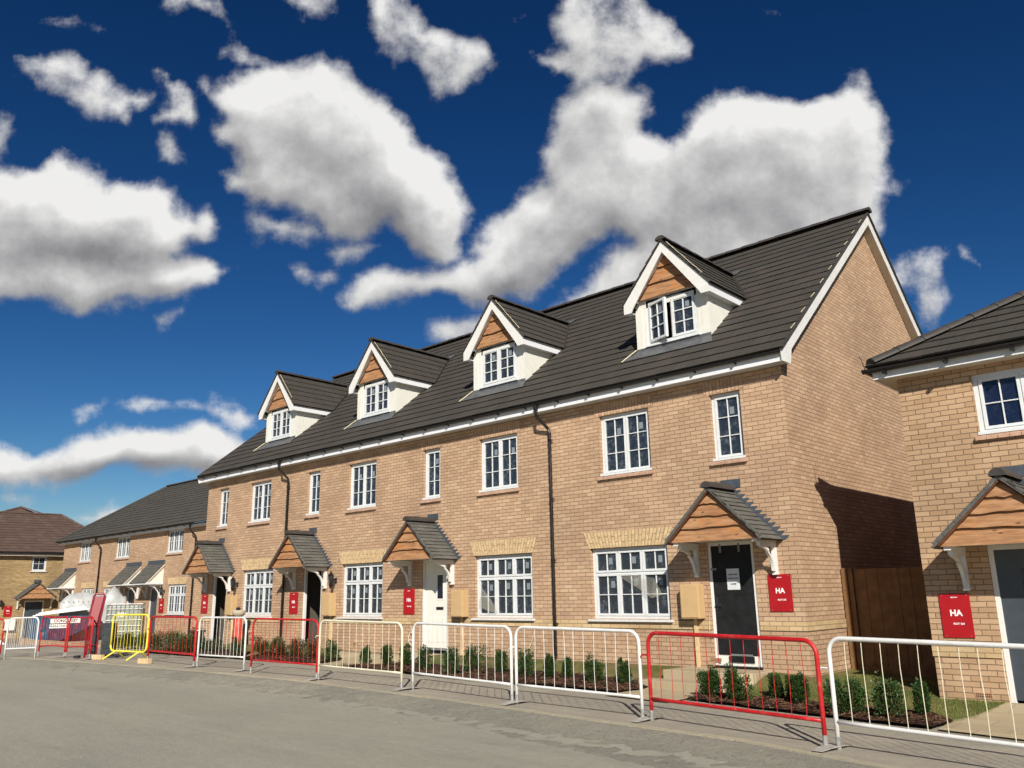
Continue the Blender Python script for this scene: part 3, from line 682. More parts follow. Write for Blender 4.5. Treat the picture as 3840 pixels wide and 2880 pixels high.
def lin(a, b, s): n = max(1, round((b - a) / s)); return [a + (b - a) * i / n for i in range(n + 1)]
XS = [-900, -300, -120] + lin(-80, -22, 1.0) + lin(-21.5, 12, .35) + [14, 20, 40, 120, 400, 900]
YS = [-900, -300, -100, -50, -30] + lin(-20, -7, .8) + lin(-6.8, 3, .2) + lin(3.5, 14, 1) + [20, 40, 100, 300, 900]
g_ = grid(XS, YS, lambda x, y: H(x, y) - .012, 'ground', 'earth'); tag(g_, kind='structure')
# road and its dusty gravel verge as sheets that follow the kerb
def strip(name, m, ya, yb, xs, n, lift, wob=0):
    mb = MB(); pass
    for i, x in enumerate(xs):
        k = KY(x)
        for j in range(n + 1):
            t = j / n; y = ya(x) + (yb(x) - ya(x)) * t
            if wob and (j == 0): y += math.sin(x * 3.1) * wob + math.sin(x * 7.7 + 1) * wob * .6
            mb.v.append(V((x, y, H(x, y) + lift + (pn.fractal(V((x * 5, y * 5, 0)), 1.0, 2.0, 4) * .022 if wob and 0 < j < n else (-.03 if wob and j == 0 else 0)))))
    for i in range(len(xs) - 1):
        for j in range(n): a = i * (n + 1) + j; mb.f.append((a, a + n + 1, a + n + 2, a + 1))
    return tag(mb.build(name, m, None, smooth=True, fix=False), kind='structure')
xr = [-120] + lin(-80, -20, 2) + lin(-19.7, 12, .3) + [16, 25, 40]
strip('road', 'road_dust', lambda x: KY(x) - (14 if x > -30 else 9), lambda x: KY(x) - .12, xr, 26, 0.0)
strip('road_verge', 'verge_gravel', lambda x: KY(x) - 1.05 - .35 * (x > 0) * min(1, x / 3), lambda x: KY(x) - .14, [-60] + lin(-30, 10, .09) + [20, 40], 12, .010, .05)
def kerb():
    mb = MB(); xs = lin(-60, 30, .46)
    for a, b in zip(xs, xs[1:]):
        b -= .006; za = G(a) + .012 + uni(-.004, .004); zb = G(b) + .012 + uni(-.004, .004); ya, yb = KY(a) + uni(-.006, .006), KY(b) + uni(-.006, .006)
        mb.box8([(a, ya - .13, za - .2), (b, yb - .13, zb - .2), (b, yb, zb - .2), (a, ya, za - .2), (a, ya - .13, za), (b, yb - .13, zb), (b, yb, zb), (a, ya, za)])
    return tag(mb.build('kerb', 'kerb_stone', None), kind='structure')
kerb()
strip('footpath', 'path_dust', lambda x: KY(x) + .0, lambda x: -1.6 if x > -17.5 else 3.4, lin(-30, -18, 1) + lin(-17.6, 12, .3), 8, .0)
def patch(name, m, poly, off, res=.22, wob=0, zf=None):
    pts = [V((a, b)) for a, b in poly]; n = len(pts); out = []
    for i in range(n):
        a, b = pts[i], pts[(i + 1) % n]; k = max(1, int((b - a).length / res))
        for j in range(k):
            q = a.lerp(b, j / k)
            if wob: q = q + V((uni(-wob, wob), uni(-wob, wob)))
            out.append(q)
    x0, x1 = min(p.x for p in out), max(p.x for p in out); y0, y1 = min(p.y for p in out), max(p.y for p in out)
    inner = [V((x0 + (i + .5 * (j % 2)) * res, y0 + j * res)) for i in range(int((x1 - x0) / res) + 1) for j in range(int((y1 - y0) / res) + 1)]
    k = len(out); vv, ee, ff, *_ = geometry.delaunay_2d_cdt(out + inner, [], [list(range(k))], 1, 1e-5)
    mb = MB(); mb.v = [V((q.x, q.y, (zf or H)(q.x, q.y) + off + (uni(0, wob) if wob else 0))) for q in vv]; mb.f = [tuple(f) for f in ff]
    return mb.build(name, m, None, smooth=not wob, fix=False)
def inpoly(x, y, poly):
    r = False; n = len(poly)
    for i in range(n):
        (a, b), (c, d) = poly[i], poly[(i + 1) % n]
        if (b > y) != (d > y) and x < (c - a) * (y - b) / (d - b) + a: r = not r
    return r
BEDS = {
 'first': [(-17.3, -2.15), (-12.6, -2.15), (-11.95, -2.05), (-12.4, -.95), (-14.0, -.85), (-15.4, -.95), (-17.2, -1.2)],
 'second': [(-11.9, -2.0), (-9.0, -2.0), (-8.05, -1.75), (-8.3, -1.0), (-9.3, -.85), (-12.0, -.85)],
 'third': [(-7.2, -1.85), (-4.85, -2.02), (-2.7, -2.12), (-1.72, -2.03), (-1.1, -1.85), (.37, -1.98), (.50, -1.5), (.42, -.95), (-1.4, -.86), (-6.1, -.92)],
 'fourth': [(1.66, -1.95), (2.6, -2.12), (4.3, -2.36), (5.25, -2.42), (5.30, -1.8), (4.9, -1.24), (3.4, -1.22), (1.66, -1.22)],
}
LAWNS = {
 'b': [(-12.0, -.85), (-9.3, -.85), (-9.6, -.02), (-12.2, -.02)],
 'c': [(-6.1, -.92), (-1.4, -.86), (.42, -.95), (.5, -.70), (.55, -.02), (-5.9, -.02)],
 'd': [(2.15, -.02), (2.15, -.9), (1.7, -1.22), (3.4, -1.22), (4.9, -1.24), (5.30, -1.8), (5.6, -.39), (4.73, -.39), (4.73, 1.55), (2.79, 1.55), (2.79, -.02)],
 'a': [(-15.2, -.92), (-12.6, -.90), (-12.5, -.02), (-15.4, -.02)],
}
for k, pl in LAWNS.items(): tag(patch('lawn', 'turf', pl, .012), kind='structure')
PATHS = [[(-8.55, -1.95), (-6.98, -1.80), (-6.2, -.75), (-5.75, -.05), (-6.75, -.05), (-7.4, -.5), (-9.2, -.4), (-8.5, -1.5)],
         [(-13.0, -2.0), (-11.95, -1.95), (-11.2, -.75), (-10.75, -.05), (-11.75, -.05), (-12.4, -.6)], [(-17.9, -2.0), (-17.2, -1.95), (-16.2, -.75), (-15.75, -.05), (-16.75, -.05), (-17.4, -.6)],
         [(.40, -2.3), (1.62, -2.4), (1.64, -1.2), (.40, -1.1)],
         [(5.32, -2.45), (9.5, -3.0), (9.5, -.42), (5.58, -.42), (5.24, -1.6)]]
for pl in PATHS: tag(patch('garden_path', 'paving', pl, .022, res=.4), kind='structure')
stp = MB(); stp.prism([(.50, -.78, -.25), (1.95, -.86, -.25), (2.12, -.6, -.25), (2.12, -.03, -.25), (.55, -.03, -.25)], (0, 0, .30))
stp.prism([(.24, -1.14, -.32), (1.62, -1.24, -.32), (1.9, -.94, -.32), (1.95, -.863, -.32), (.50, -.783, -.32), (.27, -.77, -.32)], (0, 0, .225))
tag(stp.build('door_step', 'paving', None, L=(1.2, -.5, -.2), bev=.01), kind='structure')
for k, pl in BEDS.items(): tag(patch('mulch_bed', 'mulch_base', pl, .035, res=.12, wob=.02), kind='structure')
# bark chips, one scatter over all beds
mb = MB()
for k, pl in BEDS.items():
    x0, x1 = min(p[0] for p in pl), max(p[0] for p in pl); y0, y1 = min(p[1] for p in pl), max(p[1] for p in pl)
    n = int((x1 - x0) * (y1 - y0) * (330 if x0 > -7.5 else 90))
    for _ in range(n):
        x, y = uni(x0 - .04, x1 + .04), uni(y0 - .05, y1)
        if not inpoly(x, y, pl) and not (rnd() < .10 and inpoly(x, y + .07, pl)): continue
        a = uni(0, 6.28); l = uni(.02, .055); w = uni(.005, .012); z = H(x, y) + .055 + uni(-.01, .02); t = uni(-.35, .35)
        d = V((math.cos(a), math.sin(a), t)); s_ = V((-math.sin(a), math.cos(a), uni(-.4, .4))) * w; c = V((x, y, z)); u_ = V((0, 0, .006))
        mb.quad(c - d * l - s_, c + d * l - s_ * .6, c + d * l + s_ * .6, c - d * l + s_)
        mb.quad(c - d * l - s_, c + d * l - s_ * .6, c + d * l - s_ * .6 - u_, c - d * l - s_ - u_)
tag(mb.build('bark_chips', 'bark_chip', None, fix=False), 'loose dark red bark chips spread over the planting beds', 'bark mulch', kind='stuff')
mb = MB()
for k, pl in LAWNS.items():
    x0, x1 = min(p[0] for p in pl), max(p[0] for p in pl); y0, y1 = min(p[1] for p in pl), max(p[1] for p in pl)
    for _ in range(int((x1 - x0) * (y1 - y0) * (2600 if k == 'd' else 700))):
        x, y = uni(x0, x1), uni(y0, y1)
        if not inpoly(x, y, pl): continue
        g1 = math.sin(x * 2.1 + y) + math.sin(y * 3.3 - x * 1.7)
        lush = k == 'd' and (y < -.35 or x > 4.3) and y < .1
        if not lush and rnd() > .35 + .2 * g1: continue
        h = uni(.02, .05) if lush else uni(.012, .03); a = uni(0, 6.28); w = .0035
        c = V((x, y, H(x, y) + .01)); s_ = V((math.cos(a), math.sin(a), 0)) * w; tip = c + V((uni(-.02, .02), uni(-.02, .02), h))
        mb.quad(c - s_, c + s_, tip)
tag(mb.build('grass', 'grass_blade', None, fix=False), 'short grass growing on the small front lawns', 'grass', kind='stuff')
mb = MB()
for _ in range(420):
    x = uni(-9, 8.5); y = KY(x) - .15 - abs(random.gauss(0, .5)) if rnd() < .75 else uni(KY(x), -2.1)
    r = uni(.004, .010); c = V((x, y, H(x, y) + r * .4))
    p = [c + V((random.gauss(0, 1), random.gauss(0, 1), random.gauss(0, .6))).normalized() * r for _ in range(6)]
    for f in ((0, 1, 2), (0, 2, 3), (0, 3, 4), (1, 2, 5), (2, 3, 5), (3, 4, 5), (4, 0, 1), (4, 1, 5)): mb.quad(*[p[i] for i in f])
tag(mb.build('gravel', 'stone_pale', None, fix=False), 'loose stones and grit scattered along the kerb and verge', 'gravel', kind='stuff')

# ------------------------------------------------------------------ the terrace of four houses
RT = .817; RY0, RZ0 = -.34, 5.315; RYR = 4.95; RZR = RZ0 + RT * (RYR - RY0); SL = math.hypot(RYR - RY0, RZR - RZ0)
def eaves(parent, x0, x1, y, zf0, zf1, depth, gy, ridgeclips=True, ends=(0, 0)):
    m = MB(); m.box((x0, y, zf0), (x1, y + .02, zf1)); part(m, 'fascia', 'fascia', parent)
    m = MB(); m.box((x0, y + .02, zf0 + .004), (x1, y + depth, zf0 + .012)); part(m, 'soffit', 'upvc', parent)
    m = MB(); n = 7
    gz = zf1 + .0; r = .050; yc = y - r - .004
    prof = [(yc - r * math.cos(math.pi * i / n), gz - r * math.sin(math.pi * i / n)) for i in range(n + 1)]
    inn = [(yc - (r - .008) * math.cos(math.pi * i / n), gz - (r - .008) * math.sin(math.pi * i / n)) for i in range(n, -1, -1)]
    pr = [V((x0, a, b)) for a, b in prof + inn]; m.prism(pr, (x1 - x0, 0, 0))
    o = part(m, 'gutter', 'gutter_black', parent)
    b = MB(); x = x0 + .3
    while x < x1 - .1:
        b.box((x - .018, yc - r - .006, gz - r - .01), (x + .018, y - .002, gz - .02)); b.box((x - .012, y - .02, gz - r - .025), (x + .015, y - .002, gz - r + .01)); x += .82
    b.build('gutter_bracket', 'gutter_black', o, L=org(parent))
    return o
def downpipe(parent, x, yg, zg, yw, zb, ytop=4.62):
    m = MB(); m.tube([(x, yg, zg), (x, yg, zg - .18), (x, yg + .03, zg - .24), (x + .14, yw - .01, zg - .50), (x + .16, yw, zg - .58), (x + .16, yw, zb)], .034, 10)
    m.lathe((x, yg, zg - .07), [(.045, -.03), (.055, .05)], 10)
    z = zg - .75
    while z > zb + .3:
        m.tube([(x + .16, yw, z - .03), (x + .16, yw, z + .03)], .042, 10); m.box((x + .16, yw, z - .015), (x + .25, yw + .05, z + .015)) if False else m.tube([(x + .16, yw, z), (x + .23, yw + .03, z + .01)], .012, 5); z -= 1.25
    return part(m, 'downpipe', 'pipe_brown', parent, smooth=False)
def dormer(parent, c, openleft=0):
    L = org(parent); hw = .86; yf = .70; zb = RZ0 + RT * (yf - RY0); ze = 7.22; zs = 7.12; zr = 8.40; ye = RY0 + (zs - RZ0) / RT
    F = Fr((0, yf, 0), (1, 0, 0), (0, -1, 0)); tan = (zr - ze) / 1.02
    m = MB()
    # front face with the window opening, up to the soffit and gable
    wu0, wu1, ww0, ww1 = c - .60, c + .60, 6.30, 7.28
    wall_panel(m, F, c - hw, c + hw, zb - .08, ww1, [(wu0, wu1, ww0, ww1)], .08) if False else None
    for a in ((c - hw, wu0, zb - .08, zs), (wu1, c + hw, zb - .08, zs), (wu0, wu1, zb - .08, ww0)): m.quad(F(a[0], a[2]), F(a[1], a[2]), F(a[1], a[3]), F(a[0], a[3]))
    for x in (wu0, wu1): m.quad(F(x, ww0), F(x, ww1), F(x, ww1, -.08), F(x, ww0, -.08))
    m.quad(F(wu0, ww0), F(wu1, ww0), F(wu1, ww0, -.08), F(wu0, ww0, -.08))
    # gable triangle behind the boards
    m.quad(F(c - hw, zs, -.01), F(c + hw, zs, -.01), F(c + hw, zs + .1, -.01), F(c, zr - .12, -.01), F(c - hw, zs + .1, -.01))
    for s in (-1, 1):
        x = c + s * hw; n = 12
        for k in range(n):        # cheek of narrow vertical boards
            ya = yf + (ye - yf) * k / n; yb = yf + (ye - yf) * (k + 1) / n - .008; za = RZ0 + RT * (ya - RY0) - .03; zb2 = RZ0 + RT * (yb - RY0) - .03
            m.prism([(x, ya, za), (x, yb + .004, zb2), (x, yb + .004, zs + .01), (x, ya, zs + .01)], (-s * .02, 0, 0))
        m.quad((x - s * .012, yf, zb - .05), (x - s * .012, ye + .1, zs + .05), (x - s * .012, yf, zs + .05))
        m.box((min(x, x - s * .16) - (.004 if s < 0 else -.0), yf - .008, zb - .06), (max(x, x - s * .16) + (.004 if s > 0 else 0), yf + .12, zs))
    o = part(m, 'dormer', 'cladding', parent)
    window_sub(o, F, wu0, wu1, ww0, ww1, -.01, openleft)
    b = MB(); gable_boards(b, F, c, .90, 7.29, 1.02, (0, .30, .60, 1.0), .012); b.build('gable_boards', 'larch', o, L=L)
    # barge boards
    b = MB(); yo = yf - .22; eh = 1.03
    for s in (-1, 1):
        def q(x, z): return V((c + s * x, yo, z))
        b.prism([q(0, zr - .02), q(eh - .02, ze - .0), q(eh - .02, ze - .20), q(eh - .20, ze - .20), q(eh - .26, ze - .10), q(0, zr - .25)], (0, .022, 0))
    b.build('barge_board', 'white_paint', o, L=L)
    b = MB()
    for s in (-1, 1):      # side fascia + soffit boxes running back to the slope, verge soffit
        xo = c + s * (eh - .02); yb_ = RY0 + (ze - .05 - RZ0) / RT + .02
        b.box((min(xo, xo - s * .02), yo + .022, ze - .19), (max(xo, xo - s * .02), yb_, ze - .01))
        b.box((min(xo - s * .02, c + s * hw), yo + .022, ze - .185), (max(xo - s * .02, c + s * hw), yb_ - .06, ze - .17))
        b.prism([(c, yo + .022, zr - .20), (c + s * (eh - .25), yo + .022, ze + .04), (c + s * (eh - .25), yo + .022, ze + .05), (c, yo + .022, zr - .19)], (0, yf - yo - .03, 0))
    b.build('fascia', 'fascia', o, L=L)
    ln = math.hypot(eh + .03, (eh + .03) * tan); ye2 = RY0 + (ze - .03 - RZ0) / RT; yr2 = RY0 + (zr + .02 - RZ0) / RT
    ef = yo - .03
    for s in (-1, 1):
        O = V((c + s * (eh + .03), ef, zr + .02 - (eh + .03) * tan)); Sv = V((-s * (eh + .03), 0, (eh + .03) * tan))
        if s > 0: U = V((0, 1, 0)); poly = [(0, 0), (ye2 - ef, 0), (yr2 - ef, ln), (0, ln)]
        else: U = V((0, -1, 0)); O = V((O.x, yr2, O.z)); poly = [(yr2 - ye2, 0), (yr2 - ef, 0), (yr2 - ef, ln), (0, ln)]
        slope('dormer_roof', 'roof_tile', o, O, U, Sv, poly, e=.26, tw=.33, lift=.022)
    b = MB(); ridge(b, (c, ef - .01, zr + .05), (c, yr2 - .05, zr + .05), r=.10); b.build('ridge_tile', 'ridge_dark', o, L=L, fix=False)
    # valley gutters, apron and saddle in lead
    b = MB()
    for s in (-1, 1):
        a1 = V((c + s * 1.06, ye2 - .02, ze - .03 + .03)); a2 = V((c, yr2, zr + .06)); w_ = V((s * .06, -.02, .005))
        b.quad(a1, a1 + w_, a2 + w_, a2)
    b.build('valley_lead', 'ridge_dark', o, L=L); b = MB()
    z1 = RZ0 + RT * (yf - .27 - RY0) + .045; z2 = zb + .045
    b.quad((c - hw - .20, yf - .27, z1 - .003), (c + hw + .16, yf - .27, z1 - .003), (c + hw + .02, yf - .012, z2), (c - hw - .02, yf - .012, z2))
    b.quad((c - hw - .02, yf - .013, z2), (c + hw + .02, yf - .013, z2), (c + hw + .02, yf - .013, z2 + .05), (c - hw - .02, yf - .013, z2 + .05))
    z3 = RZ0 + RT * (yr2 + .16 - RY0) + .05; b2_ = MB(); b2_.quad((c - .16, yr2 - .05, zr + .04), (c + .16, yr2 - .05, zr + .04), (c + .2, yr2 + .16, z3), (c - .2, yr2 + .16, z3))
    b.build('lead_flashing', 'lead_light', o, L=L); b2_.build('lead_saddle', 'lead_light', o, L=L)
    b = MB(); q0 = V((c - hw - .22, yf - .30, RZ0 + RT * (yf - .30 - RY0) + .06)); q1 = V((c - hw - .02, yf - .02, RZ0 + RT * (yf - RY0) + .09)); b.tube([q0, q1], .012, 5); b.build('roof_batten', 'cream_mortar', o, L=L); b = MB()
    p = V((c, ef + .05, zr + .05)); r_ = V((c + eh, ef + .05, ze + .03)); b.tube([p.lerp(r_, .10 + .75 * k / 12) + V((.01, uni(-.006, .006), .018 + uni(-.006, .006))) for k in range(13)], .007, 5)
    b.build('mortar_strip', 'cream_mortar', o, L=L)
    return o
plain('cream_mortar', (.62, .56, .38), .8, .2)
def window_sub(o, F, u0, u1, w0, w1, d, openleft):
    """dormer window joined as two meshes (frame and panes) so it stays one level below the dormer"""
    L = org(o); fm = MB(); pm = MB(); D0, D1 = d - .06, d; f_ = .05
    F.box(fm, u0, u1, w1 - f_, w1, D0, D1); F.box(fm, u0, u1, w0, w0 + f_, D0, D1); F.box(fm, u0, u0 + f_, w0 + f_, w1 - f_, D0, D1); F.box(fm, u1 - f_, u1, w0 + f_, w1 - f_, D0, D1)
    F.box(fm, u0 - .03, u1 + .03, w0 - .04, w0, d - .02, .05)
    cw = (u1 - u0 - 2 * f_) / 2; F.box(fm, u0 + f_ + cw - .015, u0 + f_ + cw + .015, w0 + f_, w1 - f_, D0, D1 - .004)
    for i in range(2):
        a = u0 + f_ + cw * i + .006; b = a + cw - .012; F2 = F; c, e_ = w0 + f_, w1 - f_ - .04; sf = .05
        if openleft and i == 0:
            ang = openleft; h = F(a, 0, D1); ux = F.ux * math.cos(ang) + F.out * math.sin(ang); out = F.out * math.cos(ang) - F.ux * math.sin(ang); F2 = Fr(h - ux * a - out * D1, ux, out)
        F2.box(fm, a, b, c, c + sf, D0 + .01, D1 + .012); F2.box(fm, a, b, e_ - sf, e_, D0 + .01, D1 + .012); F2.box(fm, a, a + sf, c + sf, e_ - sf, D0 + .01, D1 + .012); F2.box(fm, b - sf, b, c + sf, e_ - sf, D0 + .01, D1 + .012)
        ga, gb, gc, gd = a + sf, b - sf, c + sf, e_ - sf
        F2.box(fm, (ga + gb) / 2 - .01, (ga + gb) / 2 + .01, gc, gd, D0 + .012, D1)
        for k in (1, 2): z = gc + (gd - gc) * k / 3; F2.box(fm, ga, gb, z - .01, z + .01, D0 + .014, D1 + .001)
        F2.box(pm, ga - .003, gb + .003, gc - .003, gd + .003, D0 + .025, D0 + .035)
        s_ = MB(); F2.box(s_, ga + (gb - ga) * .6, ga + (gb - ga) * .6 + .09, gc + (gd - gc) * .72, gc + (gd - gc) * .72 + .12, D0 + .036, D0 + .038); s_.build('pane_sticker', 'sticker', o, L=L)
    F.box(fm, u0 + f_, u1 - f_, w1 - f_ - .04, w1 - f_, D0 + .005, D1 - .002)
    fm.build('dormer_window', 'upvc', o, L=L); pm.build('pane', 'pane_film', o, L=L)
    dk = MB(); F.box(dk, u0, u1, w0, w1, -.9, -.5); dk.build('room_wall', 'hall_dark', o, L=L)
    v = MB(); F.box(v, u0 + .35, u1 - .35, w1 - .055, w1 - .030, D1, D1 + .02); v.build('trickle_vent', 'grey_tape', o, L=L)
def house(i, x0, x1, dc, mirror, label, door):
    L = V(((x0 + x1) / 2, 0, .03)); h = thing('terraced_house', label, 'house', L, 'dormered brick houses of the near terrace')
    base = x0 if not mirror else 2.69
    def f(u): return base + u if not mirror else base - u
    def rng(a, b): p, q = f(a), f(b); return (min(p, q), max(p, q))
    nar = rng(.735, 1.355); wid = rng(2.69, 3.89); gnd = rng(2.45, 4.24); dr = rng(.74, 1.62)
    if i != 4: gnd = (x0 + 2.52, x0 + 4.25)
    ops = [(*nar, 3.60, 4.822), (*wid, 3.60, 4.822), (*gnd, .845, 2.175), (*dr, .09, 2.165)]
    m = MB(); wall_panel(m, MAIN, x0, x1, -.3, 5.2, ops, .10)
    if i == 4:       # the gable wall faces the passage
        yb = 9.9; ze_ = RZ0 + RT * (0 - RY0) - .10; n = 1
        m.quad((2.77, 0, -.5), (2.77, yb, -.5), (2.77, yb, ze_), (2.77, RYR, RZR - .12), (2.77, 0, ze_))
        m.quad((2.77, yb, -.5), (x0, yb, -.5), (x0, yb, 5.2), (2.77, yb, 5.2))
    elif i == 1:
        yb = 9.9; ze_ = RZ0 + RT * (0 - RY0) - .10
        m.quad((x0, 0, -.5), (x0, 0, ze_), (x0, RYR, RZR - .12), (x0, yb, ze_), (x0, yb, -.5)); m.quad((x1, yb, -.5), (x0, yb, -.5), (x0, yb, 5.2), (x1, yb, 5.2))
    else:
        m.quad((x1, 9.9, -.5), (x0, 9.9, -.5), (x0, 9.9, 5.2), (x1, 9.9, 5.2))
        for xx in (x0 + .002, x1 - .002): m.quad((xx, .001, -.5), (xx, 9.9, -.5), (xx, 9.9, 5.2), (xx, .001, 5.2))
    part(m, 'wall', 'brick_buff', h, fix=False)
    w_ = window(h, MAIN, *nar, 3.60, 4.822, -.085, 1, (2, 3), sill='brick'); window(h, MAIN, *wid, 3.60, 4.822, -.085, 2, (2, 3), sill='brick')
    window(h, MAIN, *gnd, .845, 2.175, -.085, 3, (2, 2), transom=.42, sill='white')
    for a, b in (nar, wid):
        s_ = MB(); MAIN.box(s_, a - .10, b + .10, 4.823, 5.047, .0, .004); part(s_, 'soldier_course', 'brick_soldier', h)
    flat_arch(h, MAIN, *gnd, 2.18)
    string_course(h, MAIN, x0 + .0, dr[0] - .02, .675); string_course(h, MAIN, dr[1] + .02, x1, .675)
    if i == 4:
        s_ = MB(); s_.box((2.771, -.016, .675), (2.786, 9.9, .825)); part(s_, 'string_course', 'brick_yellow', h)
    a_, b_ = x0, x1
    if i == 4: b_ = 2.93
    if i == 1: a_ = x0 - .16
    eaves(h, a_, b_, -.255, 5.112, 5.29, .255, 0)
    ra, rb = (x0 - .19 if i == 1 else x0), (2.99 if i == 4 else x1)
    slope('roof', 'roof_tile', h, (ra, RY0, RZ0), (1, 0, 0), (0, RYR - RY0, RZR - RZ0), [(0, 0), (rb - ra, 0), (rb - ra, SL), (0, SL)])
    slope('roof', 'roof_tile', h, (rb, 2 * RYR - RY0, RZ0), (-1, 0, 0), (0, RY0 - RYR, RZR - RZ0), [(0, 0), (rb - ra, 0), (rb - ra, SL), (0, SL)])
    m = MB(); ridge(m, (ra, RYR, RZR + .055), (rb + (.02 if i == 4 else 0), RYR, RZR + .055), r=.12); part(m, 'ridge_tile', 'ridge_dark', h, fix=False)
    if i in (1, 4):
        xo = 2.95 if i == 4 else x0 - .18; s = 1 if i == 4 else -1; m = MB()
        for k in (0, 1):
            def Q(y, z): return V((xo, y if k == 0 else 2 * RYR - y, z))
            t = lambda y: RZ0 + RT * (y - RY0)
            m.prism([Q(RY0 + .02, t(RY0 + .02) - .02), Q(RYR, RZR - .02), Q(RYR, RZR - .29), Q(.10, t(.10) - .29), Q(.02, 5.10), Q(RY0 + .05, 5.10)], (-s * .022, 0, 0))
        part(m, 'barge_board', 'white_paint', h)
        m = MB(); xi = xo - s * .022; xw = 2.772 if i == 4 else x0
        for k in (0, 1):
            y0_, y1_ = (0.02, RYR) if k == 0 else (2 * RYR - .02, RYR); z0_ = RZ0 + RT * (.02 - RY0) - .285; z1_ = RZR - .285
            m.quad((xi, y0_, z0_), (xw, y0_, z0_), (xw, y1_, z1_), (xi, y1_, z1_))
            m.quad((xi, y0_, z0_ + .01), (xw, y0_, z0_ + .01), (xw, y1_, z1_ + .01), (xi, y1_, z1_ + .01))
        part(m, 'verge_soffit', 'cream_soffit', h, fix=False)
        m = MB()
        for k in (0, 1):
            def Q(y, z): return V((xo + s * .004, y if k == 0 else 2 * RYR - y, z))
            m.prism([Q(RY0, RZ0 - .03), Q(RYR, RZR - .03), Q(RYR, RZR + .03), Q(RY0, RZ0 + .03)], (s * .03, 0, 0))
        part(m, 'dry_verge', 'ridge_dark', h)
        if i == 4:
            m = MB(); k = 2
            sv = V((0, RYR - RY0, RZR - RZ0)).normalized(); nn = V((0, -(RZR - RZ0), RYR - RY0)).normalized()
            while k * .338 < SL - .4:
                a = V((2.925, RY0, RZ0)) + sv * (k * .338 + .05) + nn * .026; b2 = a + sv * .26 - nn * .018; m.tube([a, b2], .006, 5); k += 2
            part(m, 'verge_clips', 'cream_mortar', h)
    dormer(h, dc, openleft=.34 if i == 4 else 0)
    cc = f(1.085)
    canopy(h, MAIN, cc, hw=.80, side=1)
    # door
    m = MB(); a, b = dr
    MAIN.box(m, a, a + .055, .09, 2.165, -.10, -.02); MAIN.box(m, b - .055, b, .09, 2.165, -.10, -.02); MAIN.box(m, a + .055, b - .055, 2.10, 2.165, -.10, -.02)
    dfm = part(m, 'door_frame', 'white_paint', h, bev=.004)
    m = MB(); MAIN.box(m, a, b, .045, .09, -.14, .03); part(m, 'threshold', 'gutter_black', h)
    if door == 'black':
        m = MB(); MAIN.box(m, a + .055, b - .055, .09, 2.10, -.09, -.045); d = part(m, 'door', 'door_cream', h)
        m = MB(); MAIN.box(m, a + .05, b - .065, 1.26, 2.105, -.044, -.030); MAIN.box(m, a + .052, b - .062, .265, 1.27, -.044, -.034); m.build('protective_sheet', 'black_sheet', d, L=org(h))
        m = MB()
        for x in (a + .22, b - .30): MAIN.box(m, x, x + .04, 1.98, 2.13, -.029, -.018)
        MAIN.box(m, a + .03, a + .14, 1.68, 1.72, -.029, -.018); MAIN.box(m, a + .30, b - .18, .255, .285, -.033, -.02)
        m.build('tape', 'grey_tape', d, L=org(h))
        m = MB(); MAIN.box(m, a + .26, b - .16, .15, .25, -.044, -.02); m.build('letter_plate', 'black_sheet', d, L=org(h))
        m = MB(); MAIN.box(m, a + .085, a + .13, 1.02, 1.22, -.03, -.018); m.tube([MAIN(a + .105, 1.10, -.02), MAIN(a + .105, 1.10, .03), MAIN(a + .22, 1.10, .03)], .011, 8); m.build('handle', 'machine_black', d, L=org(h))
        nt = MB(); MAIN.box(nt, a + .33, a + .57, 1.345, 1.70, -.0285, -.026); no = nt.build('notice', 'paper', d, L=org(h))
        # notice lettering lies on the paper as one mesh
        tx = [('PLEASE KEEP', 1.60), ('FRONT DOOR', 1.535), ('CLOSED', 1.44)]
        for s_, z_ in tx: text(s_, .030, MAIN, a + .45, z_, -.0248, 'black_text', 'notice_lettering', d, .001, org(h))
    elif door == 'cream':
        m = MB(); MAIN.box(m, a + .055, b - .055, .17, 2.10, -.09, -.05)
        for k in range(4): x = a + .13 + k * .16; MAIN.box(m, x, x + .13, .30, .85, -.05, -.042)
        d = part(m, 'door', 'door_cream', h, bev=.003); m = MB(); MAIN.box(m, a + .50, a + .68, 1.27, 1.80, -.048, -.040); m.build('door_glass', 'pane_clean', d, L=org(h))
        m = MB(); MAIN.box(m, a + .46, a + .72, 1.23, 1.84, -.05, -.044); m.build('glazing_bead', 'door_cream', d, L=org(h))
        m = MB(); MAIN.box(m, a + .46, a + .70, 1.02, 1.08, -.048, -.035); m.build('letter_plate', 'gutter_black', d, L=org(h))
        m = MB(); MAIN.box(m, a + .055, b - .055, .12, .165, -.09, -.03); m.build('weather_bar', 'galvanised', d, L=org(h))
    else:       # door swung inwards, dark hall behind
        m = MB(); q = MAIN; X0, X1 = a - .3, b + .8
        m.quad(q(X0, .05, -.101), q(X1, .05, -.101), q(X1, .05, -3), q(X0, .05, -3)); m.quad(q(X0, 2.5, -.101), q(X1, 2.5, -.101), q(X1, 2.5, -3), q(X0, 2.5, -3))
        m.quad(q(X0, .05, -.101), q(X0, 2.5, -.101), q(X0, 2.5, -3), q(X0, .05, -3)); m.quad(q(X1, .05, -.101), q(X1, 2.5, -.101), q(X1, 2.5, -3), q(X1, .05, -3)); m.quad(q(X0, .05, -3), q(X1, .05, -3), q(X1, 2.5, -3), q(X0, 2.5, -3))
        m.quad(q(X0, .05, -.101), q(a, .05, -.101), q(a, 2.5, -.101), q(X0, 2.5, -.101)); m.quad(q(b, .05, -.101), q(X1, .05, -.101), q(X1, 2.5, -.101), q(b, 2.5, -.101)); m.quad(q(a, 2.165, -.101), q(b, 2.165, -.101), q(b, 2.5, -.101), q(a, 2.5, -.101))
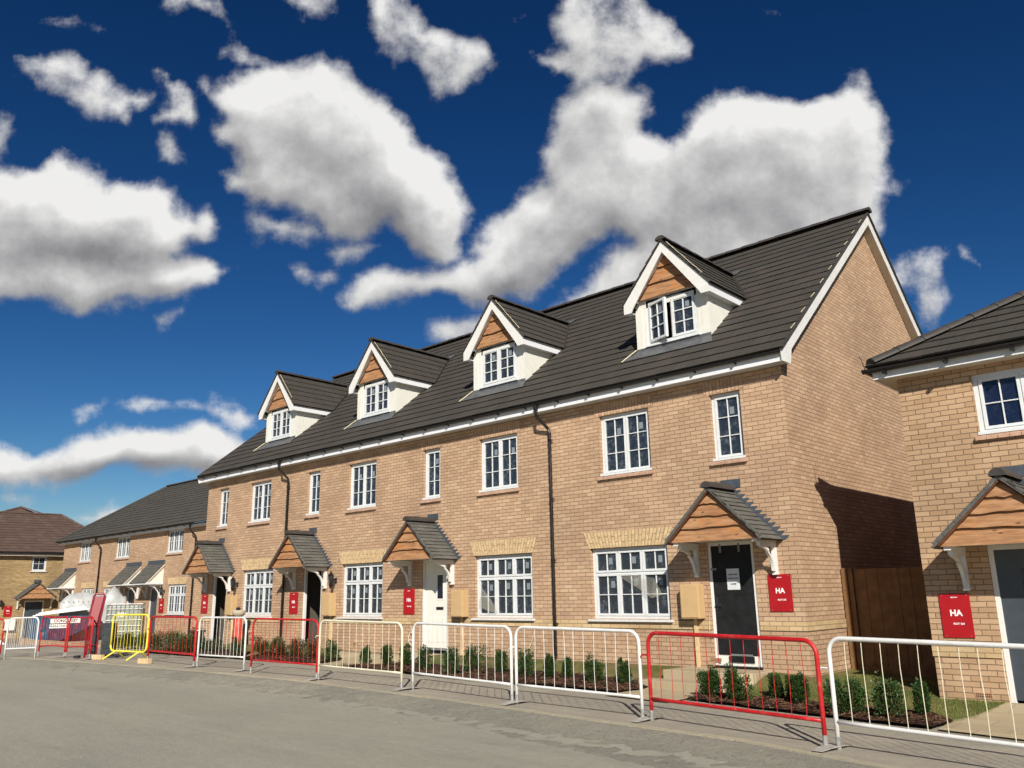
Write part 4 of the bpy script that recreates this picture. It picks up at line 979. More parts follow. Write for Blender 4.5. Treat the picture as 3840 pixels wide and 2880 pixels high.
        part(m, 'hallway', 'hall_dark', h, fix=False)
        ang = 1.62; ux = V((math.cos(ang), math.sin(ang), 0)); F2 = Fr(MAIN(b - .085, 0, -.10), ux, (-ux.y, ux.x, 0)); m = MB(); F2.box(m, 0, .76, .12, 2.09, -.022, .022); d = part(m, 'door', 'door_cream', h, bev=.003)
        m = MB(); F2.box(m, .66, .72, 1.0, 1.2, .022, .034); m.build('handle', 'gutter_black', d, L=org(h))
    if i == 4: meter_box(h, MAIN, .57, .95)
    else: meter_box(h, MAIN, x0 + 1.95, x0 + 2.33)
    if i in (1, 2): lamp(h, MAIN, x0 + 2.33 - .05, 1.80)
    if i == 3: downpipe(h, -2.62, -.32, 5.24, -.075, .12)
    if i == 1: downpipe(h, -12.68, -.32, 5.24, -.075, .20)
    for x in ((x0 + 1.2,) if i == 9 else (.98,) if i == 4 else (x0 + 3.1,)):
        m = MB(); MAIN.box(m, x, x + .215, .15, .212, .001, .006); o = part(m, 'air_vent', 'terracotta_vent', h); m = MB()
        for r in range(2):
            for k in range(9): MAIN.box(m, x + .012 + k * .022, x + .026 + k * .022, .158 + r * .027, .176 + r * .027, .006, .0075)
        m.build('vent_hole', 'gutter_black', o, L=org(h))
    return h
house(4, -2.34, 2.77, .24, True, 'end house of the near terrace with a black sheeted door and brick gable', 'black')
house(3, -7.35, -2.34, -4.67, False, 'terrace house with the shut cream front door, second from the brick gable', 'cream')
house(2, -12.36, -7.35, -9.45, False, 'terrace house with an open dark doorway, third from the brick gable', 'open')
house(1, -17.45, -12.36, -14.36, False, 'far left end house of the near terrace, beside the lower set back row', 'open')
plot_sign(MAIN, 2.178, 2.58, .982, 1.582, '235', 'red HA sign hanging under the right bracket of the black door porch', 0.0)
plot_sign(MAIN, -7.27, -6.87, .909, 1.51, '236', 'red HA sign left of the shut cream door')
plot_sign(MAIN, -12.25, -11.83, .91, 1.49, '237', 'red HA sign between the downpipe and the nearer open dark doorway')
plot_sign(MAIN, -17.37, -16.95, .918, 1.498, '238', 'red HA sign at the far end of the near terrace beside its last doorway')

# ------------------------------------------------------------------ nearer right house with a hipped roof
RH = thing('corner_house', 'hipped roof brick house with a dark grey door at the right edge', 'house', (8.6, -.37, -.2))
FR = Fr((0, -.37, 0), (1, 0, 0), (0, -1, 0)); ZS = .39
m = MB(); wall_panel(m, FR, 4.75, 12.4, -.6, 4.42, [(5.62, 6.56, -.19, 1.88), (5.75, 6.95, 3.41, 4.285), (8.0, 9.8, .55, 1.9)], .10)
m.quad((4.75, -.37, -.6), (4.75, 8.3, -.6), (4.75, 8.3, 4.42), (4.75, -.37, 4.42)); m.quad((4.75, 8.3, -.6), (12.4, 8.3, -.6), (12.4, 8.3, 4.42), (4.75, 8.3, 4.42)); m.quad((12.4, 8.3, -.6), (12.4, -.37, -.6), (12.4, -.37, 4.42), (12.4, 8.3, 4.42))
part(m, 'wall', 'brick_sand', RH, fix=False)
string_course(RH, FR, 4.75, 5.60, ZS); string_course(RH, FR, 6.58, 12.4, ZS)
m = MB(); m.box((4.735, -.386, ZS), (4.749, 8.3, ZS + .15)); part(m, 'string_course', 'brick_yellow', RH)
window(RH, FR, 5.75, 6.95, 3.41, 4.285, -.06, 2, (2, 2), sill='brick', glass='pane_clean', paper=False, fw=.07)
window(RH, FR, 8.0, 9.8, .55, 1.9, -.06, 3, (2, 2), transom=.42, sill='white', glass='pane_clean', paper=False)
rt = .60; X0, X1, Y0, Y1, Z0 = 4.42, 12.73, -.70, 8.63, 4.60; rl = (Y1 - Y0) / 2; ZR = Z0 + rl * rt; sl = math.hypot(rl, rl * rt); W = X1 - X0
if W < 2 * rl: rl2 = W / 2
ym = (Y0 + Y1) / 2
hx = W / 2; ztop = Z0 + hx * rt
# front slope (trapezoid towards apex), sides
slf = math.hypot(hx, hx * rt)
slope('roof', 'roof_tile', RH, (X0, Y0, Z0), (1, 0, 0), (0, hx, hx * rt), [(0, 0), (W, 0), (W / 2 + .001, slf), (W / 2 - .001, slf)])
slope('roof', 'roof_tile', RH, (X0, Y1, Z0), (0, -1, 0), (hx, 0, hx * rt), [(0, 0), (Y1 - Y0, 0), (Y1 - Y0 - hx, slf), (hx, slf)])
slope('roof', 'roof_tile', RH, (X1, Y0, Z0), (0, 1, 0), (-hx, 0, hx * rt), [(0, 0), (Y1 - Y0, 0), (Y1 - Y0 - hx, slf), (hx, slf)])
slope('roof', 'roof_tile', RH, (X1, Y1, Z0), (-1, 0, 0), (0, -hx, hx * rt), [(0, 0), (W, 0), (W / 2 + .001, slf), (W / 2 - .001, slf)])
m = MB(); ridge(m, (X0 + .06, Y0 + .06, Z0 + .075), (X0 + hx, Y0 + hx, ztop + .04), r=.115, L=.44); ridge(m, (X1, Y0, Z0 + .04), (X1 - hx, Y0 + hx, ztop + .04), r=.115); part(m, 'ridge_tile', 'ridge_dark', RH, fix=False)
m = MB(); m.box((X0 + .07, Y0 + .07, 4.40), (X1 - .07, Y0 + .09, 4.56)); m.box((X0 + .07, Y0 + .09, 4.40), (X0 + .09, Y1 - .07, 4.56)); part(m, 'fascia', 'upvc', RH)
m = MB(); m.box((X0 + .09, Y0 + .09, 4.405), (4.75, Y1 - .07, 4.415)); m.box((4.75, Y0 + .09, 4.405), (X1 - .07, -.37, 4.415)); part(m, 'soffit', 'cream_soffit', RH)
m = MB(); r = .06
for (ax, a, b) in (('x', X0 - .05, X1), ('y', Y0 - .05, Y1)):
    n = 7; pr = []
    for (rr, rg) in ((r, range(n + 1)), (r - .008, range(n, -1, -1))):
        for k in rg:
            d_ = -rr * math.cos(math.pi * k / n); z_ = 4.555 - rr * math.sin(math.pi * k / n)
            pr.append(V((a, Y0 + .005 + d_, z_)) if ax == 'x' else V((X0 + .005 + d_, a, z_)))
    m.prism(pr, (b - a, 0, 0) if ax == 'x' else (0, b - a, 0))
g2 = part(m, 'gutter', 'gutter_black', RH)
m = MB()
for k in range(10): m.box((X0 + .25 + k * .85, Y0 - .066, 4.45), (X0 + .285 + k * .85, Y0 + .068, 4.50))
m.tube([(X0 - .0, Y0 - .02, 4.55), (X0 - .05, Y0 + .03, 4.72), (X0 - .09, Y0 + .05, 4.80)], .006, 5)
m.build('gutter_bracket', 'gutter_black', g2, L=org(RH))
canopy(RH, FR, 6.07, w0=1.865, hw=.82, ht=.80, dep=.80, boards=(0, .27, .50, .74, 1.0))
m = MB(); FR.box(m, 5.62, 5.685, -.19, 1.88, -.10, -.02); FR.box(m, 6.495, 6.56, -.19, 1.88, -.10, -.02); FR.box(m, 5.685, 6.495, 1.81, 1.88, -.10, -.02); part(m, 'door_frame', 'white_paint', RH, bev=.004)
m = MB(); FR.box(m, 5.685, 6.495, -.14, 1.81, -.09, -.05); dd = part(m, 'door', 'door_grey', RH)
m = MB(); FR.box(m, 5.62, 6.56, -.235, -.19, -.14, .03); part(m, 'threshold', 'gutter_black', RH)
m = MB(); FR.box(m, 5.98, 6.20, 1.0, 1.55, -.05, -.04); m.build('door_glass', 'pane_clean', dd, L=org(RH))
m = MB(); FR.box(m, 5.205, 5.42, -.125, -.062, .001, .006); vv_ = part(m, 'air_vent', 'terracotta_vent', RH); m = MB()
for r_ in range(2):
    for k in range(9): FR.box(m, 5.217 + k * .022, 5.231 + k * .022, -.117 + r_ * .027, -.099 + r_ * .027, .006, .0075)
m.build('vent_hole', 'gutter_black', vv_, L=org(RH))
plot_sign(FR, 4.918, 5.312, .645, 1.238, '234', 'red HA sign with chipped bottom corners beside the dark grey door')

# ------------------------------------------------------------------ timber gate between the two nearest houses
gt = thing('timber_gate', 'tall close boarded brown timber gate across the gap between the brick houses', 'gate', (3.75, 1.62, -.1))
m = MB(); x = 2.98; 
while x < 4.66:
    w = uni(.095, .12); m.box((x, 1.62 + (.006 if int(x * 10) % 2 else 0), -.02), (x + w, 1.642 + (.006 if int(x * 10) % 2 else 0), 1.66 + uni(-.003, .003))); x += w + .003
part(m, 'boards', 'fence_timber', gt)
m = MB(); m.box((2.79, 1.56, -.15), (2.885, 1.66, 1.68)); part(m, 'post', 'fence_timber', gt, bev=.004); m = MB(); m.box((2.89, 1.585, -.05), (2.975, 1.65, 1.675)); part(m, 'post', 'fence_timber', gt, bev=.004); m = MB(); m.box((4.66, 1.58, -.2), (4.74, 1.66, 1.68)); part(m, 'post', 'fence_timber', gt)
m = MB()
for z in (.25, .9, 1.5): m.box((2.98, 1.65, z), (4.65, 1.69, z + .09))
part(m, 'rail', 'fence_timber', gt)
m = MB(); m.box((2.79, 1.575, -.1), (4.7, 1.61, .04)); part(m, 'gravel_board', 'fence_timber', gt)

# ------------------------------------------------------------------ lower terrace set back on the left
FL = Fr((0, 4.3, 0), (1, 0, 0), (0, -1, 0)); LY0, LZ0, LYR, LZR = 3.88, 4.63, 8.6, 7.86; LSL = math.hypot(LYR - LY0, LZR - LZ0)
def lean_canopy(parent, fr, u0, u1):
    L = org(parent); m = MB(); fr.box(m, u0, u1, 2.06, 2.14, .003, .80); o = part(m, 'porch_canopy', 'upvc', parent)
    m = MB(); fr.box(m, u0 + .02, u1 - .02, 2.97, 3.17, .003, .03); m.build('lead_flashing', 'lead', o, L=L)
    for x in (u0 + .06, u1 - .09): m = MB(); m.prism([fr(x, 2.14, .004), fr(x, 2.90, .004), fr(x, 2.16, .74), fr(x, 2.14, .76)], fr.ux * .03); m.build('cheek', 'cladding', o, L=L)
    S = V((0, .80, .86)); slope('canopy_roof', 'slate', o, fr(u0, 2.13, .83), (1, 0, 0), S, [(0, 0), (u1 - u0, 0), (u1 - u0, 1.175), (0, 1.175)], e=.115, tw=.25, lift=.014)
    m = MB()
    for x in (u0 + .01, u1 - .06): m.prism([fr(x, 2.10, .84), fr(x, 2.99, .01), fr(x, 2.90, .01), fr(x, 2.03, .82)], fr.ux * .05)
    m.build('barge_board', 'cream_soffit', o, L=L)
    for x in (u0 + .14, u1 - .14): b = MB(); bracket(b, fr, x, 1.45, 2.06, .62); b.build('bracket', 'white_paint', o, L=L)
def lower_house(x0, x1, can, win, gwin, label, pipe=None, first=False, lampu=None, sign=None):
    h = thing('terraced_house', label, 'house', ((x0 + x1) / 2, 4.3, G((x0 + x1) / 2)), 'plain two storey houses of the far terrace')
    ops = []
    if win: ops.append((*win, 3.44, 4.50))
    if gwin: ops.append((*gwin, .76, 2.03))
    dr = (can[0] + .42, can[0] + 1.28) if can else None
    if dr: ops.append((*dr, -.12, 1.93))
    m = MB(); wall_panel(m, FL, x0, x1, -.8, 4.5, ops, .1)
    if first: m.quad((x0, 4.3, -.8), (x0, 4.3, 4.5), (x0, 12.9, 4.5), (x0, 12.9, -.8))
    part(m, 'wall', 'brick_buff', h, fix=False)
    if win: window(h, FL, *win, 3.44, 4.50, -.06, 3, (2, 2), sill='brick', paper=False)
    if gwin: window(h, FL, *gwin, .76, 2.03, -.06, 3, (2, 2), transom=.40, sill='white', paper=False); flat_arch(h, FL, *gwin, 2.035, .30, .14)
    eaves(h, x0 - (.25 if first else 0), x1, 4.05, 4.48, 4.62, .25, 0)
    if first:
        slope('roof', 'roof_tile_far', h, (x0 - .35, LY0, LZ0), (1, 0, 0), (0, LYR - LY0, LZR - LZ0), [(0, 0), (x1 - x0 + .35, 0), (x1 - x0 + .35, LSL), (3.3, LSL)])
        ln2 = math.hypot(3.3, LZR - LZ0); slope('roof', 'roof_tile_far', h, (x0 - .35, 2 * LYR - LY0, LZ0), (0, -1, 0), (3.3, 0, LZR - LZ0), [(0, 0), (2 * (LYR - LY0), 0), (LYR - LY0 + .001, ln2), (LYR - LY0 - .001, ln2)])
        m = MB(); ridge(m, (x0 - .35, LY0, LZ0 + .04), (x0 + 2.95, LYR, LZR + .03), r=.10); ridge(m, (x0 + 2.95, LYR, LZR + .04), (x1, LYR, LZR + .04)); part(m, 'ridge_tile', 'ridge_dark', h, fix=False)
    else:
        slope('roof', 'roof_tile_far', h, (x0, LY0, LZ0), (1, 0, 0), (0, LYR - LY0, LZR - LZ0), [(0, 0), (x1 - x0, 0), (x1 - x0, LSL), (0, LSL)])
        m = MB(); ridge(m, (x0, LYR, LZR + .04), (x1, LYR, LZR + .04)); part(m, 'ridge_tile', 'ridge_dark', h, fix=False)
    if can:
        lean_canopy(h, FL, *can)
        m = MB(); FL.box(m, dr[0], dr[0] + .06, -.12, 1.93, -.10, -.02); FL.box(m, dr[1] - .06, dr[1], -.12, 1.93, -.10, -.02); FL.box(m, dr[0] + .06, dr[1] - .06, 1.87, 1.93, -.10, -.02); part(m, 'door_frame', 'white_paint', h)
        m = MB(); FL.box(m, dr[0] + .06, dr[1] - .06, -.1, 1.87, -.09, -.06); part(m, 'door', 'door_grey', h)
    if pipe: downpipe(h, pipe - .16, 3.98, 4.58, 4.22, -.1)
    if lampu: lamp(h, FL, lampu, 1.78)
    if sign: plot_sign(FL, *sign[:2], .80, 1.42, sign[2], sign[3])
    return h
lower_house(-42.3, -36.9, (-41.9, -40.15), (-40.0, -38.4), (-39.2, -37.5), 'left end house of the set back lower row, under the hipped roof end', pipe=-36.95, first=True, sign=(-39.95, -39.55, '', 'small red HA sign beside the furthest lean-to porch'))
lower_house(-36.9, -31.75, (-33.75, -32.0), (-35.2, -33.6), (-36.3, -34.6), 'set back lower house behind the tarpaulin covered stack, its porch paired with the next one')
lower_house(-31.75, -26.55, (-31.3, -29.55), (-29.5, -27.95), (-29.05, -27.33), 'set back lower house with a ground floor window, beside the dormered terrace', pipe=-26.6, lampu=-29.36, sign=(-29.80, -29.32, '', 'red HA sign right of the paired lean-to porches'))
lower_house(-26.55, -21.0, None, None, None, 'rightmost house of the set back lower row, mostly hidden behind the dormered terrace')

# ------------------------------------------------------------------ brown roofed house closing the street
BD = V((.12, .99, 0)).normalized(); BN = V((.99, -.12, 0)).normalized(); BO = V((-45.69, 3.73, 0)); FB = Fr(BO, BD, BN)
BH = thing('detached_house', 'ochre brick house with a brown hipped roof and gabled porch at the street end', 'house', tuple(BO + V((0, 0, -.6))))
m = MB(); wall_panel(m, FB, -8, 5.2, -1, 4.05, [(.03, .80, 3.14, 4.0), (-.10, .92, -.6, 1.47), (-6, -4.5, .3, 1.5)], .08); m.quad(FB(5.2, -1), FB(5.2, 4.05), FB(5.2, 4.05, -8), FB(5.2, -1, -8)); part(m, 'wall', 'brick_ochre', BH, fix=False)
window(BH, FB, .03, .80, 3.14, 4.0, -.05, 1, (2, 2), sill='white', paper=False); window(BH, FB, -6, -4.5, .3, 1.5, -.05, 2, (2, 2), sill='white', paper=False)
m = MB(); FB.box(m, -8.3, 5.45, 4.0, 4.16, .28, .30); part(m, 'fascia', 'cream_soffit', BH); m = MB(); FB.box(m, -8.3, 5.5, 4.10, 4.21, .30, .40); part(m, 'gutter', 'gutter_black', BH)
def fslope(fr, u0, w0, d0, poly, run, rise, mt, par): return slope('roof', mt, par, fr(u0, w0, d0), fr.ux, -fr.out * run + V((0, 0, rise)), poly)
bl = math.hypot(4.35, 2.6)
fslope(FB, -8.4, 4.22, .38, [(0, 0), (13.9, 0), (10.55, bl), (0, bl)], 4.35, 2.6, 'roof_tile_brown', BH)
slope('roof', 'roof_tile_brown', BH, FB(5.5, 4.22, .38), -BN, -BD * 3.35 + V((0, 0, 2.6)), [(0, 0), (8.7, 0), (4.351, math.hypot(3.35, 2.6)), (4.35, math.hypot(3.35, 2.6))])
# taller hip behind
pk = FB(-.05, 7.33, -5.2)
m = MB(); bsn = [FB(-3.9, 5.9, -2.9), FB(3.0, 6.0, -3.4), FB(3.2, 5.6, -8.5), FB(-4.2, 5.6, -8.5)]
for k in range(4): m.quad(bsn[k], bsn[(k + 1) % 4], pk)
part(m, 'roof_hip', 'roof_tile_brown', BH, fix=False)
m = MB(); ridge(m, FB(-8.4, 6.85, -3.97), FB(2.15, 6.85, -3.97), r=.1); ridge(m, FB(5.5, 4.24, .38), FB(2.15, 6.84, -3.97), r=.09); ridge(m, pk + V((0, 0, .03)), FB(1.0, 6.87, -3.97), r=.09); ridge(m, FB(-3.9, 5.9, -2.9), pk, r=.09); part(m, 'ridge_tile', 'ridge_brown', BH, fix=False)
canopy(BH, FB, .42, w0=1.60, hw=.92, ht=.80, dep=.80, boards=(0, .33, .66, 1.0))
m = MB(); FB.box(m, -.10, -.04, -.6, 1.47, -.1, -.02); FB.box(m, .86, .92, -.6, 1.47, -.1, -.02); FB.box(m, -.04, .86, 1.40, 1.47, -.1, -.02); part(m, 'door_frame', 'white_paint', BH); m = MB(); FB.box(m, -.04, .86, -.6, 1.40, -.08, -.05); part(m, 'door', 'door_grey', BH)
m = MB(); FB.box(m, -1.0, -.48, -.15, .45, .003, .2); part(m, 'meter_box', 'foam_white', BH)
lamp(BH, FB, -1.3, 1.35)
plot_sign(FB, -1.09, -.68, .58, 1.19, '241', 'red HA sign on the ochre brick wall at the street end')

# ------------------------------------------------------------------ crowd barriers
def gp(x, y): return V((x, y, H(x, y)))
def barrier(A, B, colr, label, h=1.09, style='plate', bulge=0, thin='same', nb=13, bend=.006, r=.021, rail=.27, hook=True):
    A = gp(*A); B = gp(*B); D = B - A; ln = math.hypot(D.x, D.y); d = D.normalized(); up = V((0, 0, 1)); side = V((-d.y, d.x, 0)).normalized()
    L = (A + B) / 2; t = thing('crowd_barrier', label, 'barrier', tuple(L), 'crowd control barriers along the kerb')
    R = .15; zb = .0 if style == 'plate' else .20
    def Pt(u, w): return A + d * u + up * (w + 0) + side * 0
    def sag(u, w): return side * (bulge * math.sin(math.pi * u / ln) * 1.0) + up * (-abs(bulge) * .35 * math.sin(math.pi * u / ln) * (1 if w > .5 else -1) if bulge else 0)
    pts = [Pt(0, zb if style == 'plate' else zb + R)]
    if style == 'plate': pts.append(Pt(0, .5))
    for k in range(0, 7): a = math.pi / 2 * k / 6; pts.append(Pt(R - R * math.cos(a), h - R + R * math.sin(a)))
    for k in range(1, 9): u = R + (ln - 2 * R) * k / 9; pts.append(Pt(u, h) + sag(u, h))
    for k in range(0, 7): a = math.pi / 2 * k / 6; pts.append(Pt(ln - R + R * math.sin(a), h - R + R * math.cos(a)))
    if style == 'plate': pts += [Pt(ln, .5), Pt(ln, zb)]
    else:
        pts.append(Pt(ln, zb + R))
        for k in range(1, 7): a = math.pi / 2 * k / 6; pts.append(Pt(ln - R + R * math.cos(a), zb + R - R * math.sin(a)))
        for k in range(1, 7): a = math.pi / 2 * k / 6; pts.append(Pt(R - R * math.sin(a), zb + R - R * math.cos(a)))
    m = MB(); m.tube(pts, r, 10); mt = 'rail_' + colr; fo = part(m, 'frame', mt, t, smooth=True)
    if style == 'plate':
        m = MB(); m.tube([Pt(.01 + (ln - .02) * k / 8, rail) + sag(ln * k / 8, 0) for k in range(9)], r * .86, 8); part(m, 'bottom_rail', mt, t, smooth=True)
    lo = rail if style == 'plate' else zb + .0
    if style == 'plate' and hook: m = MB(); m.tube([Pt(.0, .80), Pt(-.11, .80), Pt(-.14, .77)], .012, 6); part(m, 'coupling', mt, t)
    for k in range(nb):
        u = ln * (k + 1) / (nb + 1) + uni(-.012, .012); b_ = uni(-bend, bend) * 1.6; b2 = uni(-bend, bend) * 1.6; m = MB()
        m.tube([Pt(u, lo) + sag(u, 0), Pt(u + b_, lo + (h - lo) * .35) + sag(u, .3) + side * b2, Pt(u + b2, lo + (h - lo) * .7) + sag(u, .6), Pt(u, h) + sag(u, 1)], .0040 if colr != 'yellow' else .005, 5); part(m, 'bar', mt if thin == 'same' else 'rail_' + thin, t)
    if style == 'plate':
        for P in (A, B):
            m = MB(); m.tube([P + up * .005, P + up * .13], r * 1.12, 10); part(m, 'socket', 'galvanised', t)
    else:
        for u in (ln * .17, ln * .83):
            m = MB(); q = Pt(u, zb + .02)
            for s in (-1, 1): e = q + side * s * .30 - d * .10; e.z = H(e.x, e.y) + .01; m.tube([q, e], .02, 8)
            part(m, 'foot', mt, t)
    return t, A, B
def foot_plate(x, y, ang, w=.56):
    z = H(x, y); d = V((math.cos(ang), math.sin(ang), 0)); s = V((-d.y, d.x, 0)); c = V((x, y, z)); m = MB(); u = V((0, 0, 1)); n = 6; hw = .09
    tp = []; 
    for k in range(n + 1):
        t = k / n * 2 - 1; tp.append((t * w / 2, .006 + .03 * (1 - t * t) + .012 * abs(t) ** 3, hw * (1 - .35 * abs(t))))
    for (a, za, wa), (b, zb_, wb) in zip(tp, tp[1:]):
        m.box8([c + s * a - d * wa + u * (za - .006), c + s * b - d * wb + u * (zb_ - .006), c + s * b + d * wb + u * (zb_ - .006), c + s * a + d * wa + u * (za - .006), c + s * a - d * wa + u * za, c + s * b - d * wb + u * zb_, c + s * b + d * wb + u * zb_, c + s * a + d * wa + u * za])
    return m
BL = [
 ((-20.6, -6.6), (-18.35, -5.35), 'red', 'red barrier cut by the left edge, furthest along the kerb', {}),
 ((-18.143, -5.30), (-17.40, -4.76), 'white', 'small white barrier in front of the blue skip', dict(nb=16)),
 ((-17.33, -4.42), (-16.80, -4.20), 'red', 'bent red barrier in front of the lettered skip side', dict(bulge=.07, nb=12)),
 ((-16.74, -4.18), (-15.20, -4.14), 'red', 'bent red barrier between the skip and the red lifting machine', dict(bulge=.08, nb=16)),
 ((-14.95, -3.72), (-13.33, -3.47), 'yellow', 'yellow barrier on splayed feet in front of the water tank', dict(style='splay', nb=10, h=1.13, r=.024)),
 ((-12.80, -3.66), (-10.10, -3.80), 'red', 'red barrier joined to the right side of the yellow one', dict(nb=11, r=.026)),
 ((-9.98, -3.78), (-8.16, -3.65), 'white', 'cream white barrier between two red ones with its bottom rail loose', dict(nb=12)),
 ((-7.44, -3.90), (-5.33, -3.74), 'red', 'red barrier leaning back in front of the nearer open doorway', dict(nb=14)),
 ((-5.22, -3.77), (-2.79, -3.76), 'cream', 'cream painted barrier with pale yellow bars, right of the leaning red one', dict(nb=12)),
 ((-2.66, -3.62), (-.14, -3.85), 'white', 'white barrier in front of the cream front door', dict(nb=12, r=.023)),
 ((-.06, -3.83), (2.19, -3.88), 'white', 'bright white barrier in front of the black downpipe nearest the camera', dict(nb=11, r=.023)),
 ((2.36, -3.92), (4.77, -4.30), 'red', 'bright red barrier in front of the black sheeted door', dict(nb=12, r=.025, h=1.08)),
 ((4.90, -4.28), (7.75, -4.72), 'white', 'large white barrier cut by the right edge', dict(nb=14, r=.024, thin='cream', h=1.11)),
]
# the leftmost pair keeps the measured kerb-side feet
for a, b, c, lab, k in BL:
    if lab.startswith('bent red barrier in front'): a, b = (-18.05, -4.46), (-16.82, -4.20)
    barrier(a, b, c, lab, **k)
PL = [(-5.27, -3.75, .1, 'flat steel foot under the join of the leaning red and cream barriers'), (-2.72, -3.69, .0, 'flat steel foot under the join of the cream and white barriers'), (-.10, -3.84, 0, 'flat steel foot under the join of the two white barriers'), (2.28, -3.90, -.05, 'flat steel foot under the join of the near white and bright red barriers'),
      (4.83, -4.30, -.15, 'pale dusty steel foot under the join of the bright red and large white barriers'), (-10.04, -3.79, 0, 'flat steel foot right of the red barrier beside the yellow one'), (-8.05, -3.68, .1, 'flat steel foot at the loose end of the cream white barrier'), (-16.77, -4.19, 0, 'steel foot between the two bent red barriers'), (-15.15, -4.12, .3, 'steel foot below the red lifting machine'), (-18.22, -5.33, .4, 'steel foot at the left end of the small white barrier')]
for x, y, a, lab in PL:
    o = foot_plate(x, y, a).build('barrier_foot', 'foot_plate', None, L=(x, y, H(x, y))); tag(o, lab, 'barrier foot', 'loose steel feet under the barriers')

# ------------------------------------------------------------------ shrubs
def shrub(x, y, h, w, seed, label, m_='leaf', n=900, group=None):
    R = random.Random(seed); z0 = H(x, y) + .05; L = V((x, y, z0)); t = thing('shrub', label, 'shrub', tuple(L), group)
    st = MB(); lf = MB(); k = R.randint(5, 8); cl = []
    for i in range(k):
        a = R.uniform(0, 6.28); r = w * .5 * R.uniform(.2, .72); hh = h * R.uniform(.62, 1.0) if i else h
        top = L + V((r * math.cos(a), r * math.sin(a), hh)); b0 = L + V((R.uniform(-.03, .03), R.uniform(-.03, .03), -.03))
        mid = b0.lerp(top, .5) + V((math.cos(a), math.sin(a), 0)) * w * .12; st.tube([b0, mid, top - V((0, 0, .03))], .008, 5, r2=.003); cl.append((b0, mid, top))
    for i in range(n):
        b0, mid, top = R.choice(cl); s = R.uniform(.12, 1.02) ** .85; p = b0.lerp(mid, s * 2) if s < .5 else mid.lerp(top, s * 2 - 1)
        rad = w * .34 * (1.15 - .70 * s); dd = V((R.gauss(0, 1), R.gauss(0, 1), R.gauss(0, .6))); dd.normalize(); p = p + dd * rad * R.random() ** .5
        if p.z < z0 - .03: continue
        a = (dd + V((0, 0, .7 + R.random()))).normalized(); sd = a.cross(V((R.gauss(0, 1), R.gauss(0, 1), R.gauss(0, 1)))).normalized(); l = R.uniform(.020, .036); wd = l * .42
        lf.quad(p, p + a * l * .5 + sd * wd, p + a * l, p + a * l * .5 - sd * wd)
    part(st, 'stem', 'bark', t); part(lf, 'foliage', m_, t, fix=False)
SH = {'first': ('the far bed, past the open doorways', [(-20.11,-1.54,0.39,0.44),(-18.97,-1.71,0.42,0.42),(-18.98,-1.41,0.41,0.43),(-18.36,-1.39,0.42,0.42),(-16.56,-1.84,0.51,0.39),(-15.94,-1.90,0.54,0.39),(-15.45,-1.89,0.55,0.38),(-14.98,-1.88,0.54,0.42),(-14.63,-1.82,0.50,0.37),(-14.61,-1.56,0.62,0.38),(-14.77,-1.18,0.35,0.35),(-14.32,-1.06,0.28,0.38),(-12.29,-1.46,0.43,0.28)]),
      'second': ('the bed before the nearer open doorway', [(-11.63,-1.20,0.42,0.35),(-11.31,-1.07,0.39,0.35),(-10.72,-1.11,0.38,0.34),(-10.13,-1.07,0.39,0.37),(-9.34,-1.15,0.41,0.34),(-8.27,-1.31,0.45,0.34)]),
      'third': ('the long middle bed', [(-6.99,-1.35,0.35,0.25),(-6.24,-1.30,0.38,0.29),(-5.76,-1.20,0.42,0.23),(-4.80,-1.48,0.46,0.31),(-3.69,-1.79,0.47,0.31),(-3.61,-1.17,0.46,0.53),(-2.94,-1.13,0.39,0.27),(-2.23,-1.25,0.47,0.34),(-1.73,-1.10,0.37,0.21),(-1.35,-1.08,0.30,0.24),(-0.60,-1.20,0.43,0.37),(-0.02,-1.17,0.38,0.24)]),
      'fourth': ('the bed right of the stepped path', [(1.85,-1.54,0.40,0.40),(2.45,-1.72,0.46,0.43),(2.78,-1.24,0.31,0.24),(3.03,-1.37,0.32,0.15),(3.25,-1.52,0.37,0.23),(4.12,-2.09,0.38,0.46),(4.66,-2.06,0.45,0.43),(4.89,-1.63,0.39,0.20)])}
ORD = ['first', 'second', 'third', 'fourth', 'fifth', 'sixth', 'seventh', 'eighth', 'ninth', 'tenth', 'eleventh', 'twelfth', 'thirteenth']
LOOK = {('fourth', 0): 'loose spreading shrub, first from the left', ('fourth', 1): 'tallest dense shrub', ('fourth', 5): 'low bushy shrub behind the barrier join', ('fourth', 6): 'broad round shrub at the passage mouth', ('fourth', 7): 'slim upright shrub, last on the right'}
seed = 1
for bed, (where, lst) in SH.items():
    for k, (x, y, h, w) in enumerate(lst):
        look = LOOK.get((bed, k), ('small upright shrub, ' + ORD[k] + ' from the left') if bed != 'first' else ('dull green shrub, ' + ORD[k] + ' from the left'))
        shrub(x, y, h * 1.02, w * (1.4 if bed in ('first', 'second') else 1.08), seed, look + ' in ' + where, 'leaf' if bed in ('third', 'fourth') else ('leaf' if rnd() < .6 else 'leaf_brownish'), 2600 if bed == 'fourth' else 1900 if bed == 'third' else 1700, 'evergreen shrubs in the front beds'); seed += 1

